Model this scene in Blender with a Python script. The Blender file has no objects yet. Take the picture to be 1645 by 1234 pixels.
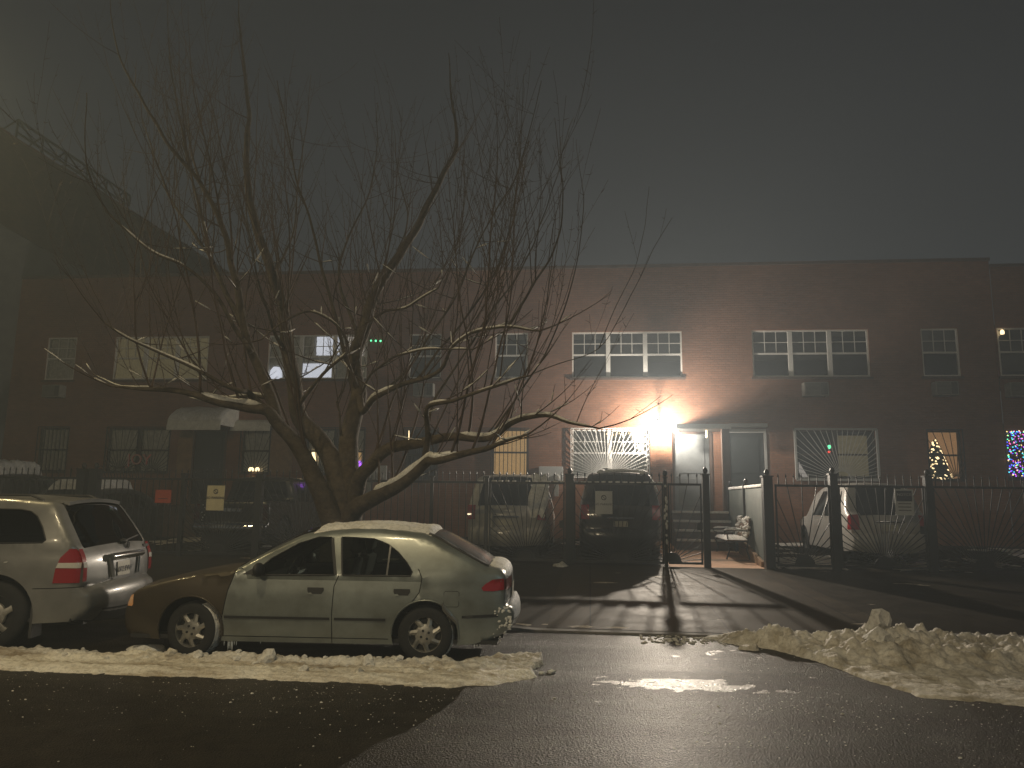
import bpy, bmesh, math, random
from mathutils import Vector, Matrix, noise, geometry
SC = bpy.context.scene
R = random.Random(7)
rad = math.radians
# ------------------------------------------------------------------ camera
CAMH = 1.63; FPX = 1200.0; IW, IH = 1645.0, 1234.0
PITCH, YAW, ROLL = rad(8.9), rad(6.0), rad(0.75)
fwd = Vector((-math.sin(YAW)*math.cos(PITCH), math.cos(YAW)*math.cos(PITCH), math.sin(PITCH)))
r0 = Vector((math.cos(YAW), math.sin(YAW), 0)); u0 = r0.cross(fwd)
RT = r0*math.cos(ROLL)+u0*math.sin(ROLL); UP = u0*math.cos(ROLL)-r0*math.sin(ROLL)
cam = bpy.data.objects.new('camera', bpy.data.cameras.new('camera'))
SC.collection.objects.link(cam); SC.camera = cam
m3 = Matrix((RT, UP, -fwd)).transposed()
cam.matrix_world = Matrix.Translation((0, 0, CAMH)) @ m3.to_4x4()
cam.data.sensor_width = 36; cam.data.lens = FPX/IW*36; cam.data.clip_end = 500; cam.data.clip_start = 0.05
# ------------------------------------------------------------------ night sky
world = bpy.data.worlds.new("World"); SC.world = world; world.use_nodes = True
nt = world.node_tree; bg = nt.nodes['Background']
tc = nt.nodes.new('ShaderNodeTexCoord'); sx = nt.nodes.new('ShaderNodeSeparateXYZ')
rp = nt.nodes.new('ShaderNodeValToRGB')
nt.links.new(tc.outputs['Generated'], sx.inputs[0]); nt.links.new(sx.outputs['Z'], rp.inputs[0]); nt.links.new(rp.outputs[0], bg.inputs[0])
e = rp.color_ramp.elements
e[0].position = 0.0; e[0].color = (0.120, 0.128, 0.132, 1)
e[1].position = 0.75; e[1].color = (0.008, 0.011, 0.016, 1)
x_ = rp.color_ramp.elements.new(0.30); x_.color = (0.062, 0.067, 0.070, 1)
bg.inputs[1].default_value = 0.5
# ------------------------------------------------------------------ lamps of the place and an unseen fill lamp
def lamp(name, loc, power, col, r, typ='POINT', aim=None, spot=None, blend=.5):
    d = bpy.data.lights.new(name, typ); d.energy = power; d.color = col; d.shadow_soft_size = r
    o = bpy.data.objects.new(name, d); SC.collection.objects.link(o); o.location = loc
    if aim: o.rotation_euler = (Vector(aim)-Vector(loc)).to_track_quat('-Z', 'Y').to_euler()
    if spot: d.spot_size = rad(spot); d.spot_blend = blend
    return o
FLOOD = Vector((2.07, 21.72, 3.72))
lamp('flood_light', FLOOD, 5400, (1.0, 0.86, 0.68), 0.05, 'SPOT', aim=(FLOOD.x-.2, 0, FLOOD.z+6.0), spot=150, blend=.95)
lamp('flood_spill', FLOOD, 1150, (1.0, 0.90, 0.78), 0.06)
lamp('street_light_left', (-11.6, 10.4, 9.4), 1150, (1.0, 0.78, 0.38), 0.15, 'SPOT', aim=(-9.0, 7.8, 0), spot=146)
lamp('street_light_near', (-3.6, 1.5, 10.5), 1900, (1.0, 0.80, 0.47), 0.2, 'SPOT', aim=(-3.2, 6.2, 0), spot=84, blend=.9)
lamp('facade_fill_behind', (-7.0, -11.0, 8.0), 3600, (1.0, 0.80, 0.50), 0.25)  # unseen lamp added behind the camera for more direct light on the facade
lamp('cool_spot', (5.5, 2.5, 3.6), 170, (0.55, 0.88, 1.0), 0.06, 'SPOT', aim=(-2.6, 8.0, 0.3), spot=34)  # narrow cool spot from the right, kind of lamp unknown
# ------------------------------------------------------------------ picture
SC.view_settings.view_transform = 'Standard'; SC.view_settings.look = 'None'
SC.view_settings.exposure = -0.35; SC.view_settings.gamma = 1.0
SC.render.engine = 'CYCLES'
SC.cycles.use_denoising = True
try: SC.cycles.denoiser = 'OPENIMAGEDENOISE'
except Exception: pass
SC.cycles.max_bounces = 6; SC.cycles.diffuse_bounces = 3; SC.cycles.glossy_bounces = 3; SC.cycles.transparent_max_bounces = 24
SC.cycles.volume_bounces = 0; SC.cycles.sample_clamp_indirect = 3; SC.cycles.caustics_reflective = False; SC.cycles.caustics_refractive = False
SC.cycles.use_light_tree = True

# ------------------------------------------------------------------ helpers
def ray(px, py): return RT*((px-IW/2)/FPX) + UP*((IH/2-py)/FPX) + fwd
def at(px, py, X=None, Y=None, Z=None):
    d = ray(px, py); c = Vector((0, 0, CAMH))
    t = (Y-c.y)/d.y if Y is not None else ((Z-c.z)/d.z if Z is not None else (X-c.x)/d.x)
    return c+d*t
def lerp(a, b, t): return a+(b-a)*t
def interp(x, pts):
    if x <= pts[0][0]: return pts[0][1]
    for (a, b), (c, d) in zip(pts, pts[1:]):
        if x <= c: return lerp(b, d, (x-a)/(c-a))
    return pts[-1][1]
def link(name, me, mat=None, parent=None):
    o = bpy.data.objects.new(name, me); SC.collection.objects.link(o)
    if mat is not None:
        for m in (mat if isinstance(mat, (list, tuple)) else [mat]): me.materials.append(m)
    if parent is not None: o.parent = parent
    return o
def empty(name, loc=(0, 0, 0), rz=0):
    o = bpy.data.objects.new(name, None); SC.collection.objects.link(o); o.location = loc; o.rotation_euler = (0, 0, rz); return o
def tag(o, label=None, cat=None, group=None, kind=None):
    for k, v in (('label', label), ('category', cat), ('group', group), ('kind', kind)):
        if v: o[k] = v
    return o
class MB:
    def __init__(s): s.v = []; s.f = []; s.mi = []; s.m = 0
    def add(s, vs, fs, M=None):
        n = len(s.v)
        for p in vs:
            p = Vector(p); s.v.append(tuple(M @ p) if M else tuple(p))
        for f in fs: s.f.append([n+i for i in f]); s.mi.append(s.m)
        return s
    def box(s, a, b, M=None):
        x0, y0, z0 = a; x1, y1, z1 = b
        return s.add([(x0,y0,z0),(x1,y0,z0),(x1,y1,z0),(x0,y1,z0),(x0,y0,z1),(x1,y0,z1),(x1,y1,z1),(x0,y1,z1)],
              [(0,3,2,1),(4,5,6,7),(0,1,5,4),(1,2,6,5),(2,3,7,6),(3,0,4,7)], M)
    def bar(s, p, q, w, h=None):
        h = h or w; p = Vector(p); q = Vector(q); d = (q-p); L = d.length
        if L < 1e-6: return s
        M = Matrix.Translation(p) @ d.to_track_quat('X', 'Z').to_matrix().to_4x4()
        return s.box((0, -w/2, -h/2), (L, w/2, h/2), M)
    def tube(s, pts, rs, n=8, cap=True, M=None):
        pts = [Vector(p) for p in pts]
        if not isinstance(rs, (list, tuple)): rs = [rs]*len(pts)
        vs = []; fs = []; ref = None
        for i, p in enumerate(pts):
            t = (pts[min(i+1, len(pts)-1)]-pts[max(i-1, 0)]).normalized()
            if ref is None: ref = Vector((0, 0, 1)) if abs(t.z) < 0.9 else Vector((1, 0, 0))
            a = t.cross(ref).normalized(); b = a.cross(t).normalized(); ref = b
            for k in range(n):
                an = 2*math.pi*k/n; vs.append(p+(a*math.cos(an)+b*math.sin(an))*rs[i])
        for i in range(len(pts)-1):
            for k in range(n): fs.append((i*n+k, i*n+(k+1) % n, (i+1)*n+(k+1) % n, (i+1)*n+k))
        if cap: fs.append(tuple(range(n))[::-1]); fs.append(tuple((len(pts)-1)*n+k for k in range(n)))
        return s.add(vs, fs, M)
    def lathe(s, prof, M=None, n=32, arc=2*math.pi, cap=False):      # prof (r, h) about +Z
        vs = []; fs = []; full = abs(arc-2*math.pi) < 1e-6; c = n if full else n+1
        for r, h in prof:
            for k in range(c):
                a = arc*k/n; vs.append((r*math.cos(a), r*math.sin(a), h))
        for i in range(len(prof)-1):
            for k in range(n): fs.append((i*c+k, i*c+(k+1) % c, (i+1)*c+(k+1) % c, (i+1)*c+k))
        if cap: fs.append(tuple(range(c))[::-1]); fs.append(tuple((len(prof)-1)*c+k for k in range(c)))
        return s.add(vs, fs, M)
    def prism(s, poly, h, M=None):           # poly in XY, extruded to z=h
        n = len(poly); vs = [(x, y, 0) for x, y in poly]+[(x, y, h) for x, y in poly]
        return s.add(vs, [tuple(range(n))[::-1], tuple(range(n, 2*n))]+[(i, (i+1) % n, n+(i+1) % n, n+i) for i in range(n)], M)
    def lump(s, c, r, seed=0, sub=2, amp=0.35, fr=2.0):
        bm = bmesh.new(); bmesh.ops.create_icosphere(bm, subdivisions=sub, radius=1)
        vs = []
        for v in bm.verts:
            k = 1+amp*noise.noise(v.co*fr+Vector((seed*7.3, seed*3.1, 0)))+amp*.4*noise.noise(v.co*fr*2.7+Vector((0, seed*5.1, 2)))
            vs.append((c[0]+v.co.x*r[0]*k, c[1]+v.co.y*r[1]*k, c[2]+v.co.z*r[2]*k))
        fs = [tuple(v.index for v in f.verts) for f in bm.faces]; bm.free()
        return s.add(vs, fs)
    def build(s, name, mat=None, parent=None, smooth=None, bevel=0, merge=False):
        me = bpy.data.meshes.new(name); me.from_pydata(s.v, [], s.f)
        if isinstance(mat, (list, tuple)):
            for i, p in enumerate(me.polygons): p.material_index = s.mi[i]
        me.validate()
        if merge or bevel:
            bm = bmesh.new(); bm.from_mesh(me)
            bmesh.ops.remove_doubles(bm, verts=bm.verts, dist=5e-5)
            if bevel:
                ed = [e for e in bm.edges if len(e.link_faces) == 2 and e.calc_face_angle(0) > 0.6]
                bmesh.ops.bevel(bm, geom=ed, offset=bevel, segments=2, affect='EDGES', profile=0.6)
            bmesh.ops.recalc_face_normals(bm, faces=bm.faces)
            bm.to_mesh(me); bm.free()
        if smooth is not None:
            me.shade_smooth()
            if smooth < 170: me.set_sharp_from_angle(angle=rad(smooth))
        return link(name, me, mat, parent)

def catmull(pts, step):
    pts = [Vector(p) for p in pts]; out = []; idx = []
    for i in range(len(pts)-1):
        p0 = pts[max(i-1, 0)]; p1 = pts[i]; p2 = pts[i+1]; p3 = pts[min(i+2, len(pts)-1)]
        if i == 0: p0 = p1*2-p2
        if i == len(pts)-2: p3 = p2*2-p1
        n = max(1, int(math.ceil((p2-p1).length/step))); idx.append(len(out))
        d1 = max((p1-p0).length, 1e-6)**.5; d2 = max((p2-p1).length, 1e-6)**.5; d3 = max((p3-p2).length, 1e-6)**.5
        m1 = ((p1-p0)/d1-(p2-p0)/(d1+d2)+(p2-p1)/d2)*d2; m2 = ((p2-p1)/d2-(p3-p1)/(d2+d3)+(p3-p2)/d3)*d2
        for k in range(n):
            t = k/n; t2 = t*t; t3 = t2*t
            out.append(p1*(2*t3-3*t2+1)+m1*(t3-2*t2+t)+p2*(-2*t3+3*t2)+m2*(t3-t2))
    idx.append(len(out)); out.append(pts[-1]); return out, idx

# ------------------------------------------------------------------ materials
def pbr(name, col, rough=0.6, metal=0.0, var=0.0, vs=6.0, bump=0.0, bs=40.0, emit=None, es=1.0, coat=0.0, spec=0.5, rvar=0.0, dirt=None, dirtz=None, sample=True):
    m = bpy.data.materials.new(name); m.use_nodes = True; nt = m.node_tree; b = nt.nodes['Principled BSDF']
    b.inputs['Base Color'].default_value = (*col, 1); b.inputs['Roughness'].default_value = rough; b.inputs['Metallic'].default_value = metal
    b.inputs['Coat Weight'].default_value = coat; b.inputs['Coat Roughness'].default_value = 0.12; b.inputs['Specular IOR Level'].default_value = spec
    tc = nt.nodes.new('ShaderNodeTexCoord')
    if var or dirt or rvar:
        n = nt.nodes.new('ShaderNodeTexNoise'); n.inputs['Scale'].default_value = vs; n.inputs['Detail'].default_value = 7; n.inputs['Roughness'].default_value = .62
        nt.links.new(tc.outputs['Object'], n.inputs['Vector'])
        r = nt.nodes.new('ShaderNodeValToRGB'); nt.links.new(n.outputs['Fac'], r.inputs[0])
        r.color_ramp.elements[0].position = .32; r.color_ramp.elements[1].position = .68
        lo = dirt if dirt else [c*(1-var) for c in col]; hi = [min(1, c*(1+var*.6)) for c in col]
        r.color_ramp.elements[0].color = (*lo, 1); r.color_ramp.elements[1].color = (*hi, 1)
        nt.links.new(r.outputs[0], b.inputs['Base Color'])
        if rvar:
            mr = nt.nodes.new('ShaderNodeMapRange'); mr.inputs[1].default_value = .3; mr.inputs[2].default_value = .7
            mr.inputs[3].default_value = max(.03, rough-rvar); mr.inputs[4].default_value = min(1, rough+rvar)
            nt.links.new(n.outputs['Fac'], mr.inputs[0]); nt.links.new(mr.outputs[0], b.inputs['Roughness'])
    if bump:
        n2 = nt.nodes.new('ShaderNodeTexNoise'); n2.inputs['Scale'].default_value = bs; n2.inputs['Detail'].default_value = 5
        nt.links.new(tc.outputs['Object'], n2.inputs['Vector'])
        bp = nt.nodes.new('ShaderNodeBump'); bp.inputs['Strength'].default_value = bump; bp.inputs['Distance'].default_value = .02
        nt.links.new(n2.outputs['Fac'], bp.inputs['Height']); nt.links.new(bp.outputs[0], b.inputs['Normal'])
    if emit:
        b.inputs['Emission Color'].default_value = (*emit, 1); b.inputs['Emission Strength'].default_value = es
        if not sample:
            try: m.cycles.emission_sampling = 'NONE'
            except Exception: pass
    return m
def glass(name, tint, refl=1.0, rough=.03):
    m = bpy.data.materials.new(name); m.use_nodes = True; nt = m.node_tree
    for n in list(nt.nodes):
        if n.type != 'OUTPUT_MATERIAL': nt.nodes.remove(n)
    out = nt.nodes['Material Output']; mx = nt.nodes.new('ShaderNodeMixShader'); t = nt.nodes.new('ShaderNodeBsdfTransparent'); g = nt.nodes.new('ShaderNodeBsdfGlossy')
    t.inputs[0].default_value = (*tint, 1); g.inputs['Roughness'].default_value = rough
    fr = nt.nodes.new('ShaderNodeFresnel'); fr.inputs[0].default_value = 1.52
    nt.links.new(fr.outputs[0], mx.inputs[0]); nt.links.new(t.outputs[0], mx.inputs[1]); nt.links.new(g.outputs[0], mx.inputs[2]); nt.links.new(mx.outputs[0], out.inputs[0])
    return m
def brick(name, c1, c2, mort, sc=1.0):
    m = bpy.data.materials.new(name); m.use_nodes = True; nt = m.node_tree; b = nt.nodes['Principled BSDF']
    tc = nt.nodes.new('ShaderNodeTexCoord'); sp = nt.nodes.new('ShaderNodeSeparateXYZ'); ad = nt.nodes.new('ShaderNodeMath'); cb = nt.nodes.new('ShaderNodeCombineXYZ')
    nt.links.new(tc.outputs['Object'], sp.inputs[0]); ad.operation = 'ADD'
    nt.links.new(sp.outputs['X'], ad.inputs[0]); nt.links.new(sp.outputs['Y'], ad.inputs[1]); nt.links.new(ad.outputs[0], cb.inputs[0]); nt.links.new(sp.outputs['Z'], cb.inputs[1])
    br = nt.nodes.new('ShaderNodeTexBrick'); nt.links.new(cb.outputs[0], br.inputs['Vector'])
    br.inputs['Scale'].default_value = 1; br.inputs['Brick Width'].default_value = .215*sc; br.inputs['Row Height'].default_value = .072*sc
    br.inputs['Mortar Size'].default_value = .007*sc; br.inputs['Mortar Smooth'].default_value = .3; br.inputs['Bias'].default_value = -.1
    br.inputs['Color1'].default_value = (*c1, 1); br.inputs['Color2'].default_value = (*c2, 1); br.inputs['Mortar'].default_value = (*mort, 1)
    n = nt.nodes.new('ShaderNodeTexNoise'); n.inputs['Scale'].default_value = .7; n.inputs['Detail'].default_value = 8; n.inputs['Roughness'].default_value = .7
    nt.links.new(tc.outputs['Object'], n.inputs['Vector'])
    mr = nt.nodes.new('ShaderNodeMapRange'); mr.inputs[1].default_value = .3; mr.inputs[2].default_value = .7; mr.inputs[3].default_value = .62; mr.inputs[4].default_value = 1.2
    nt.links.new(n.outputs['Fac'], mr.inputs[0])
    mx = nt.nodes.new('ShaderNodeMix'); mx.data_type = 'RGBA'; mx.blend_type = 'MULTIPLY'; mx.inputs[0].default_value = 1
    nt.links.new(br.outputs['Color'], mx.inputs[6]); nt.links.new(mr.outputs[0], mx.inputs[7]); nt.links.new(mx.outputs[2], b.inputs['Base Color'])
    bp = nt.nodes.new('ShaderNodeBump'); bp.inputs['Strength'].default_value = .5; bp.inputs['Distance'].default_value = .008; bp.invert = True
    nt.links.new(br.outputs['Fac'], bp.inputs['Height']); nt.links.new(bp.outputs[0], b.inputs['Normal'])
    b.inputs['Roughness'].default_value = .85
    return m
def asphalt():
    m = bpy.data.materials.new('asphalt'); m.use_nodes = True; nt = m.node_tree; b = nt.nodes['Principled BSDF']; L = nt.links.new
    tc = nt.nodes.new('ShaderNodeTexCoord')
    def nz(scale, det=6, ro=.6, vec=None, dist=0):
        n = nt.nodes.new('ShaderNodeTexNoise'); n.inputs['Scale'].default_value = scale; n.inputs['Detail'].default_value = det; n.inputs['Roughness'].default_value = ro; n.inputs['Distortion'].default_value = dist
        L(vec or tc.outputs['Object'], n.inputs['Vector']); return n
    mp = nt.nodes.new('ShaderNodeMapping'); mp.inputs['Scale'].default_value = (.45, 1.1, 1); L(tc.outputs['Object'], mp.inputs[0])
    big = nz(1.0, 5, .6, mp.outputs[0], .4); fine = nz(140, 3, .6); mid = nz(5, 8, .7)
    r = nt.nodes.new('ShaderNodeValToRGB'); L(mid.outputs['Fac'], r.inputs[0])
    r.color_ramp.elements[0].position = .3; r.color_ramp.elements[0].color = (.013, .0105, .0075, 1); r.color_ramp.elements[1].position = .75; r.color_ramp.elements[1].color = (.040, .033, .024, 1)
    L(r.outputs[0], b.inputs['Base Color'])
    mr = nt.nodes.new('ShaderNodeMapRange'); L(big.outputs['Fac'], mr.inputs[0]); mr.inputs[1].default_value = .36; mr.inputs[2].default_value = .64; mr.inputs[3].default_value = .30; mr.inputs[4].default_value = .46
    L(mr.outputs[0], b.inputs['Roughness']); b.inputs['Specular IOR Level'].default_value = .06
    vo = nt.nodes.new('ShaderNodeTexVoronoi'); vo.inputs['Scale'].default_value = 65; L(tc.outputs['Object'], vo.inputs['Vector'])
    sm = nt.nodes.new('ShaderNodeMath'); sm.operation = 'ADD'; L(vo.outputs['Distance'], sm.inputs[0]); L(fine.outputs['Fac'], sm.inputs[1])
    bm_ = nt.nodes.new('ShaderNodeMapRange'); L(big.outputs['Fac'], bm_.inputs[0]); bm_.inputs[1].default_value = .38; bm_.inputs[2].default_value = .58; bm_.inputs[3].default_value = .8; bm_.inputs[4].default_value = 1.0
    bp = nt.nodes.new('ShaderNodeBump'); bp.inputs['Distance'].default_value = .011; L(bm_.outputs[0], bp.inputs['Strength']); L(sm.outputs[0], bp.inputs['Height'])
    L(bp.outputs[0], b.inputs['Normal'])
    return m
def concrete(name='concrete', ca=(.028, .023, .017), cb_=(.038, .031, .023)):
    m = bpy.data.materials.new(name); m.use_nodes = True; nt = m.node_tree; b = nt.nodes['Principled BSDF']; L = nt.links.new
    tc = nt.nodes.new('ShaderNodeTexCoord')
    br = nt.nodes.new('ShaderNodeTexBrick'); br.offset = 0; L(tc.outputs['Object'], br.inputs['Vector']); br.inputs['Scale'].default_value = 1
    br.inputs['Brick Width'].default_value = 1.75; br.inputs['Row Height'].default_value = 1.9; br.inputs['Mortar Size'].default_value = .014; br.inputs['Mortar Smooth'].default_value = .4
    br.inputs['Color1'].default_value = (*ca, 1); br.inputs['Color2'].default_value = (*cb_, 1); br.inputs['Mortar'].default_value = (.012, .010, .008, 1)
    n = nt.nodes.new('ShaderNodeTexNoise'); n.inputs['Scale'].default_value = 2.2; n.inputs['Detail'].default_value = 9; n.inputs['Roughness'].default_value = .7; L(tc.outputs['Object'], n.inputs['Vector'])
    mr = nt.nodes.new('ShaderNodeMapRange'); L(n.outputs['Fac'], mr.inputs[0]); mr.inputs[1].default_value = .3; mr.inputs[2].default_value = .7; mr.inputs[3].default_value = .5; mr.inputs[4].default_value = 1.35
    mx = nt.nodes.new('ShaderNodeMix'); mx.data_type = 'RGBA'; mx.blend_type = 'MULTIPLY'; mx.inputs[0].default_value = 1; L(br.outputs['Color'], mx.inputs[6]); L(mr.outputs[0], mx.inputs[7]); L(mx.outputs[2], b.inputs['Base Color'])
    r2 = nt.nodes.new('ShaderNodeMapRange'); b.inputs['Specular IOR Level'].default_value = .04; L(n.outputs['Fac'], r2.inputs[0]); r2.inputs[1].default_value = .35; r2.inputs[2].default_value = .65; r2.inputs[3].default_value = .52; r2.inputs[4].default_value = .68; L(r2.outputs[0], b.inputs['Roughness'])
    f = nt.nodes.new('ShaderNodeTexNoise'); f.inputs['Scale'].default_value = 60; f.inputs['Detail'].default_value = 6; L(tc.outputs['Object'], f.inputs['Vector'])
    bp = nt.nodes.new('ShaderNodeBump'); bp.inputs['Strength'].default_value = .5; bp.inputs['Distance'].default_value = .012; L(f.outputs['Fac'], bp.inputs['Height']); L(bp.outputs[0], b.inputs['Normal'])
    return m
def snowmat(name, col, dirt, lo=.36, hi=.62, vs=3.0, st=None):
    m = pbr(name, col, .7, bump=.6, bs=45); nt = m.node_tree; b = nt.nodes['Principled BSDF']; L = nt.links.new
    tc = nt.nodes.new('ShaderNodeTexCoord'); n = nt.nodes.new('ShaderNodeTexNoise'); n.inputs['Scale'].default_value = vs; n.inputs['Detail'].default_value = 10; n.inputs['Roughness'].default_value = .72
    mp = nt.nodes.new('ShaderNodeMapping'); mp.inputs['Scale'].default_value = st or (1, 1, 1); L(tc.outputs['Object'], mp.inputs[0]); L(mp.outputs[0], n.inputs['Vector']); r = nt.nodes.new('ShaderNodeValToRGB'); L(n.outputs['Fac'], r.inputs[0])
    r.color_ramp.elements[0].position = lo; r.color_ramp.elements[1].position = hi; r.color_ramp.elements[0].color = (*dirt, 1); r.color_ramp.elements[1].color = (*col, 1)
    g = nt.nodes.new('ShaderNodeTexNoise'); g.inputs['Scale'].default_value = 26; g.inputs['Detail'].default_value = 4; L(tc.outputs['Object'], g.inputs['Vector'])
    gm = nt.nodes.new('ShaderNodeMapRange'); L(g.outputs['Fac'], gm.inputs[0]); gm.inputs[1].default_value = .34; gm.inputs[2].default_value = .52; gm.inputs[3].default_value = .74; gm.inputs[4].default_value = 1.0
    mx = nt.nodes.new('ShaderNodeMix'); mx.data_type = 'RGBA'; mx.blend_type = 'MULTIPLY'; mx.inputs[0].default_value = 1; L(r.outputs[0], mx.inputs[6]); L(gm.outputs[0], mx.inputs[7])
    L(mx.outputs[2], b.inputs['Base Color']); b.inputs['Specular IOR Level'].default_value = .3
    return m
M = {}
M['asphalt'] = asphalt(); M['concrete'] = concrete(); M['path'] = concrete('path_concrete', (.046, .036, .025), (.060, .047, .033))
M['tile'] = brick('red_paving', (.58, .34, .20), (.64, .40, .26), (.30, .20, .13), 1.5)
M['kerb'] = pbr('kerb_stone', (.16, .15, .14), .8, var=.4, bump=.4)
M['brick'] = brick('brown_brick', (.215, .088, .042), (.265, .115, .057), (.16, .10, .065))
M['brick2'] = brick('dark_brick', (.11, .05, .035), (.14, .065, .042), (.09, .06, .05))
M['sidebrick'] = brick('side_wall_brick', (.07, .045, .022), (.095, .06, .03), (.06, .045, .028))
M['stucco'] = pbr('grey_stucco', (.17, .17, .155), .9, var=.25, vs=1.0, bump=.3)
M['coping'] = pbr('coping', (.09, .055, .04), .8, var=.3)
M['tan'] = pbr('tan_panel', (.26, .15, .07), .8, var=.3)
M['white'] = pbr('white_vinyl', (.74, .72, .67), .5, var=.10, vs=3)
M['dark'] = pbr('dark_frame', (.02, .02, .02), .5)
M['brown'] = pbr('brown_frame', (.05, .035, .025), .55)
M['iron'] = pbr('black_iron', (.012, .012, .013), .42, bump=.2, bs=60)
M['whitebar'] = pbr('pale_bar', (.42, .42, .40), .5)
M['void'] = pbr('dark_room', (.006, .006, .007), .9)
M['pane'] = pbr('window_glass', (.006, .007, .008), .06, spec=.7)
M['panegl'] = glass('window_glass_clear', (.96, .96, .95))
M['curtain'] = pbr('curtain', (.62, .61, .56), .85, var=.3, vs=9)
M['blind'] = pbr('blind', (.16, .16, .155), .7, var=.2, vs=2)
M['curtain_dim'] = pbr('curtain_dim', (.40, .36, .25), .85, var=.4, vs=8, emit=(.50, .40, .20), es=.15, sample=False)
M['curtain_warm'] = pbr('curtain_warm', (.5, .4, .25), .85, var=.3, vs=9, emit=(1, .60, .24), es=.42, sample=False)
M['curtain_lit'] = pbr('curtain_lit', (.5, .48, .45), .85, var=.3, vs=9, emit=(1, .9, .82), es=.35, sample=False)
M['cool_lit'] = pbr('cool_lit', (.5, .5, .55), .85, emit=(.84, .88, 1), es=.95, sample=False)
M['room_warm'] = pbr('room_warm', (.4, .3, .2), .85, var=.3, emit=(1, .52, .22), es=.30, sample=False)
M['bulb'] = pbr('bulb', (1, .8, .5), .5, emit=(1, .62, .24), es=9, sample=False)
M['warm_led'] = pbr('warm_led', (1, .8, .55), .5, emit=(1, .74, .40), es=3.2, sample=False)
for nm, c in (('blue', (.08, .1, 1)), ('pink', (1, .15, .6)), ('green', (.15, 1, .45)), ('gold', (1, .75, .25)), ('violet', (.45, .12, 1)), ('cyan', (.1, .8, 1)), ('red', (1, .06, .04))):
    M['led_'+nm] = pbr('led_'+nm, c, .5, emit=c, es=2.6, sample=False)
M['snow'] = snowmat('snow', (.78, .77, .74), (.62, .60, .55))
M['dirty_snow'] = snowmat('dirty_snow', (.80, .77, .70), (.40, .35, .26), .34, .58, 3.2)
M['kerb_snow'] = snowmat('kerb_snow', (.80, .77, .70), (.30, .235, .15), .36, .57, 2.6, (.35, 2.2, 1))
M['slush'] = snowmat('slush', (.56, .50, .40), (.15, .12, .08), .38, .62, 3.0)
M['ice'] = pbr('ice', (.75, .8, .82), .12, spec=.8)
M['bark'] = pbr('bark', (.075, .058, .040), .9, var=.5, vs=9, bump=1.0, bs=26)
M['twig'] = pbr('twig_bark', (.055, .034, .022), .85)
M['rubber'] = pbr('rubber', (.014, .014, .014), .85, bump=.3, bs=30)
M['silver'] = pbr('silver_green_paint', (.235, .262, .25), .36, .35, dirt=(.15, .16, .145), vs=2.5, coat=.35, rvar=.08)
M['bronze'] = pbr('brown_grimed_paint', (.062, .047, .027), .5, .3, dirt=(.042, .032, .019), vs=3, coat=.2, rvar=.08)
M['champagne'] = pbr('champagne_paint', (.235, .235, .225), .38, .25, dirt=(.165, .165, .158), vs=2.2, coat=.45, rvar=.08)
M['whitepaint'] = pbr('white_paint', (.44, .42, .38), .4, dirt=(.32, .30, .27), vs=3, coat=.4)
M['blackpaint'] = pbr('black_paint', (.012, .012, .013), .3, dirt=(.02, .02, .02), vs=3, coat=.6)
M['greypaint'] = pbr('grey_paint', (.07, .07, .07), .35, .3, coat=.5)
M['trim'] = pbr('black_trim', (.012, .012, .012), .6)
M['chrome'] = pbr('chrome', (.75, .75, .74), .16, 1.0)
M['alloy'] = pbr('alloy', (.36, .35, .32), .42, .75, var=.35, vs=12)
M['darklens'] = pbr('dark_red_lens', (.05, .006, .006), .2, coat=.6)
M['redlens'] = pbr('red_lens', (.30, .012, .018), .14, coat=.8, spec=.7)
M['clearlens'] = pbr('clear_lens', (.62, .60, .55), .12, coat=.8)
M['amber'] = pbr('amber_lens', (.85, .38, .14), .2, coat=.8, dirt=(.85, .62, .42), vs=14)
M['tint'] = glass('tinted_car_glass', (.10, .11, .10))
M['cargl'] = glass('car_glass', (.42, .46, .43))
M['frost'] = pbr('frosted_glass', (.10, .105, .10), .22, dirt=(.04, .04, .04), vs=5, coat=.7)
M['seat'] = pbr('seat_cloth', (.06, .06, .055), .9)
M['plate'] = pbr('plate', (.50, .47, .36), .5, var=.15, vs=20)
M['ink'] = pbr('ink', (.02, .02, .03), .6)
M['sign'] = pbr('sign_board', (.60, .54, .36), .6, var=.12)
M['signwhite'] = pbr('sign_white', (.5, .5, .48), .6)
M['signred'] = pbr('sign_red', (.38, .055, .02), .6, var=.2)
M['green_wall'] = pbr('green_grey_panel', (.07, .085, .075), .75, var=.3, vs=3)
M['benchwood'] = pbr('bench_wood', (.16, .10, .06), .7, var=.3)
M['ac'] = pbr('ac_case', (.26, .25, .22), .6, var=.25)
M['acdark'] = pbr('ac_dark', (.07, .065, .055), .6)
M['pine'] = pbr('pine', (.02, .045, .02), .9)
M['awning'] = pbr('awning', (.70, .68, .60), .6, var=.2)
M['step'] = pbr('brick_step', (.10, .06, .04), .8, var=.4)
M['door'] = pbr('dark_door', (.03, .035, .035), .4)
M['greydoor'] = pbr('grey_door', (.16, .17, .17), .6, var=.15)
M['black'] = pbr('black_steel', (.015, .015, .014), .6)

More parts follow.
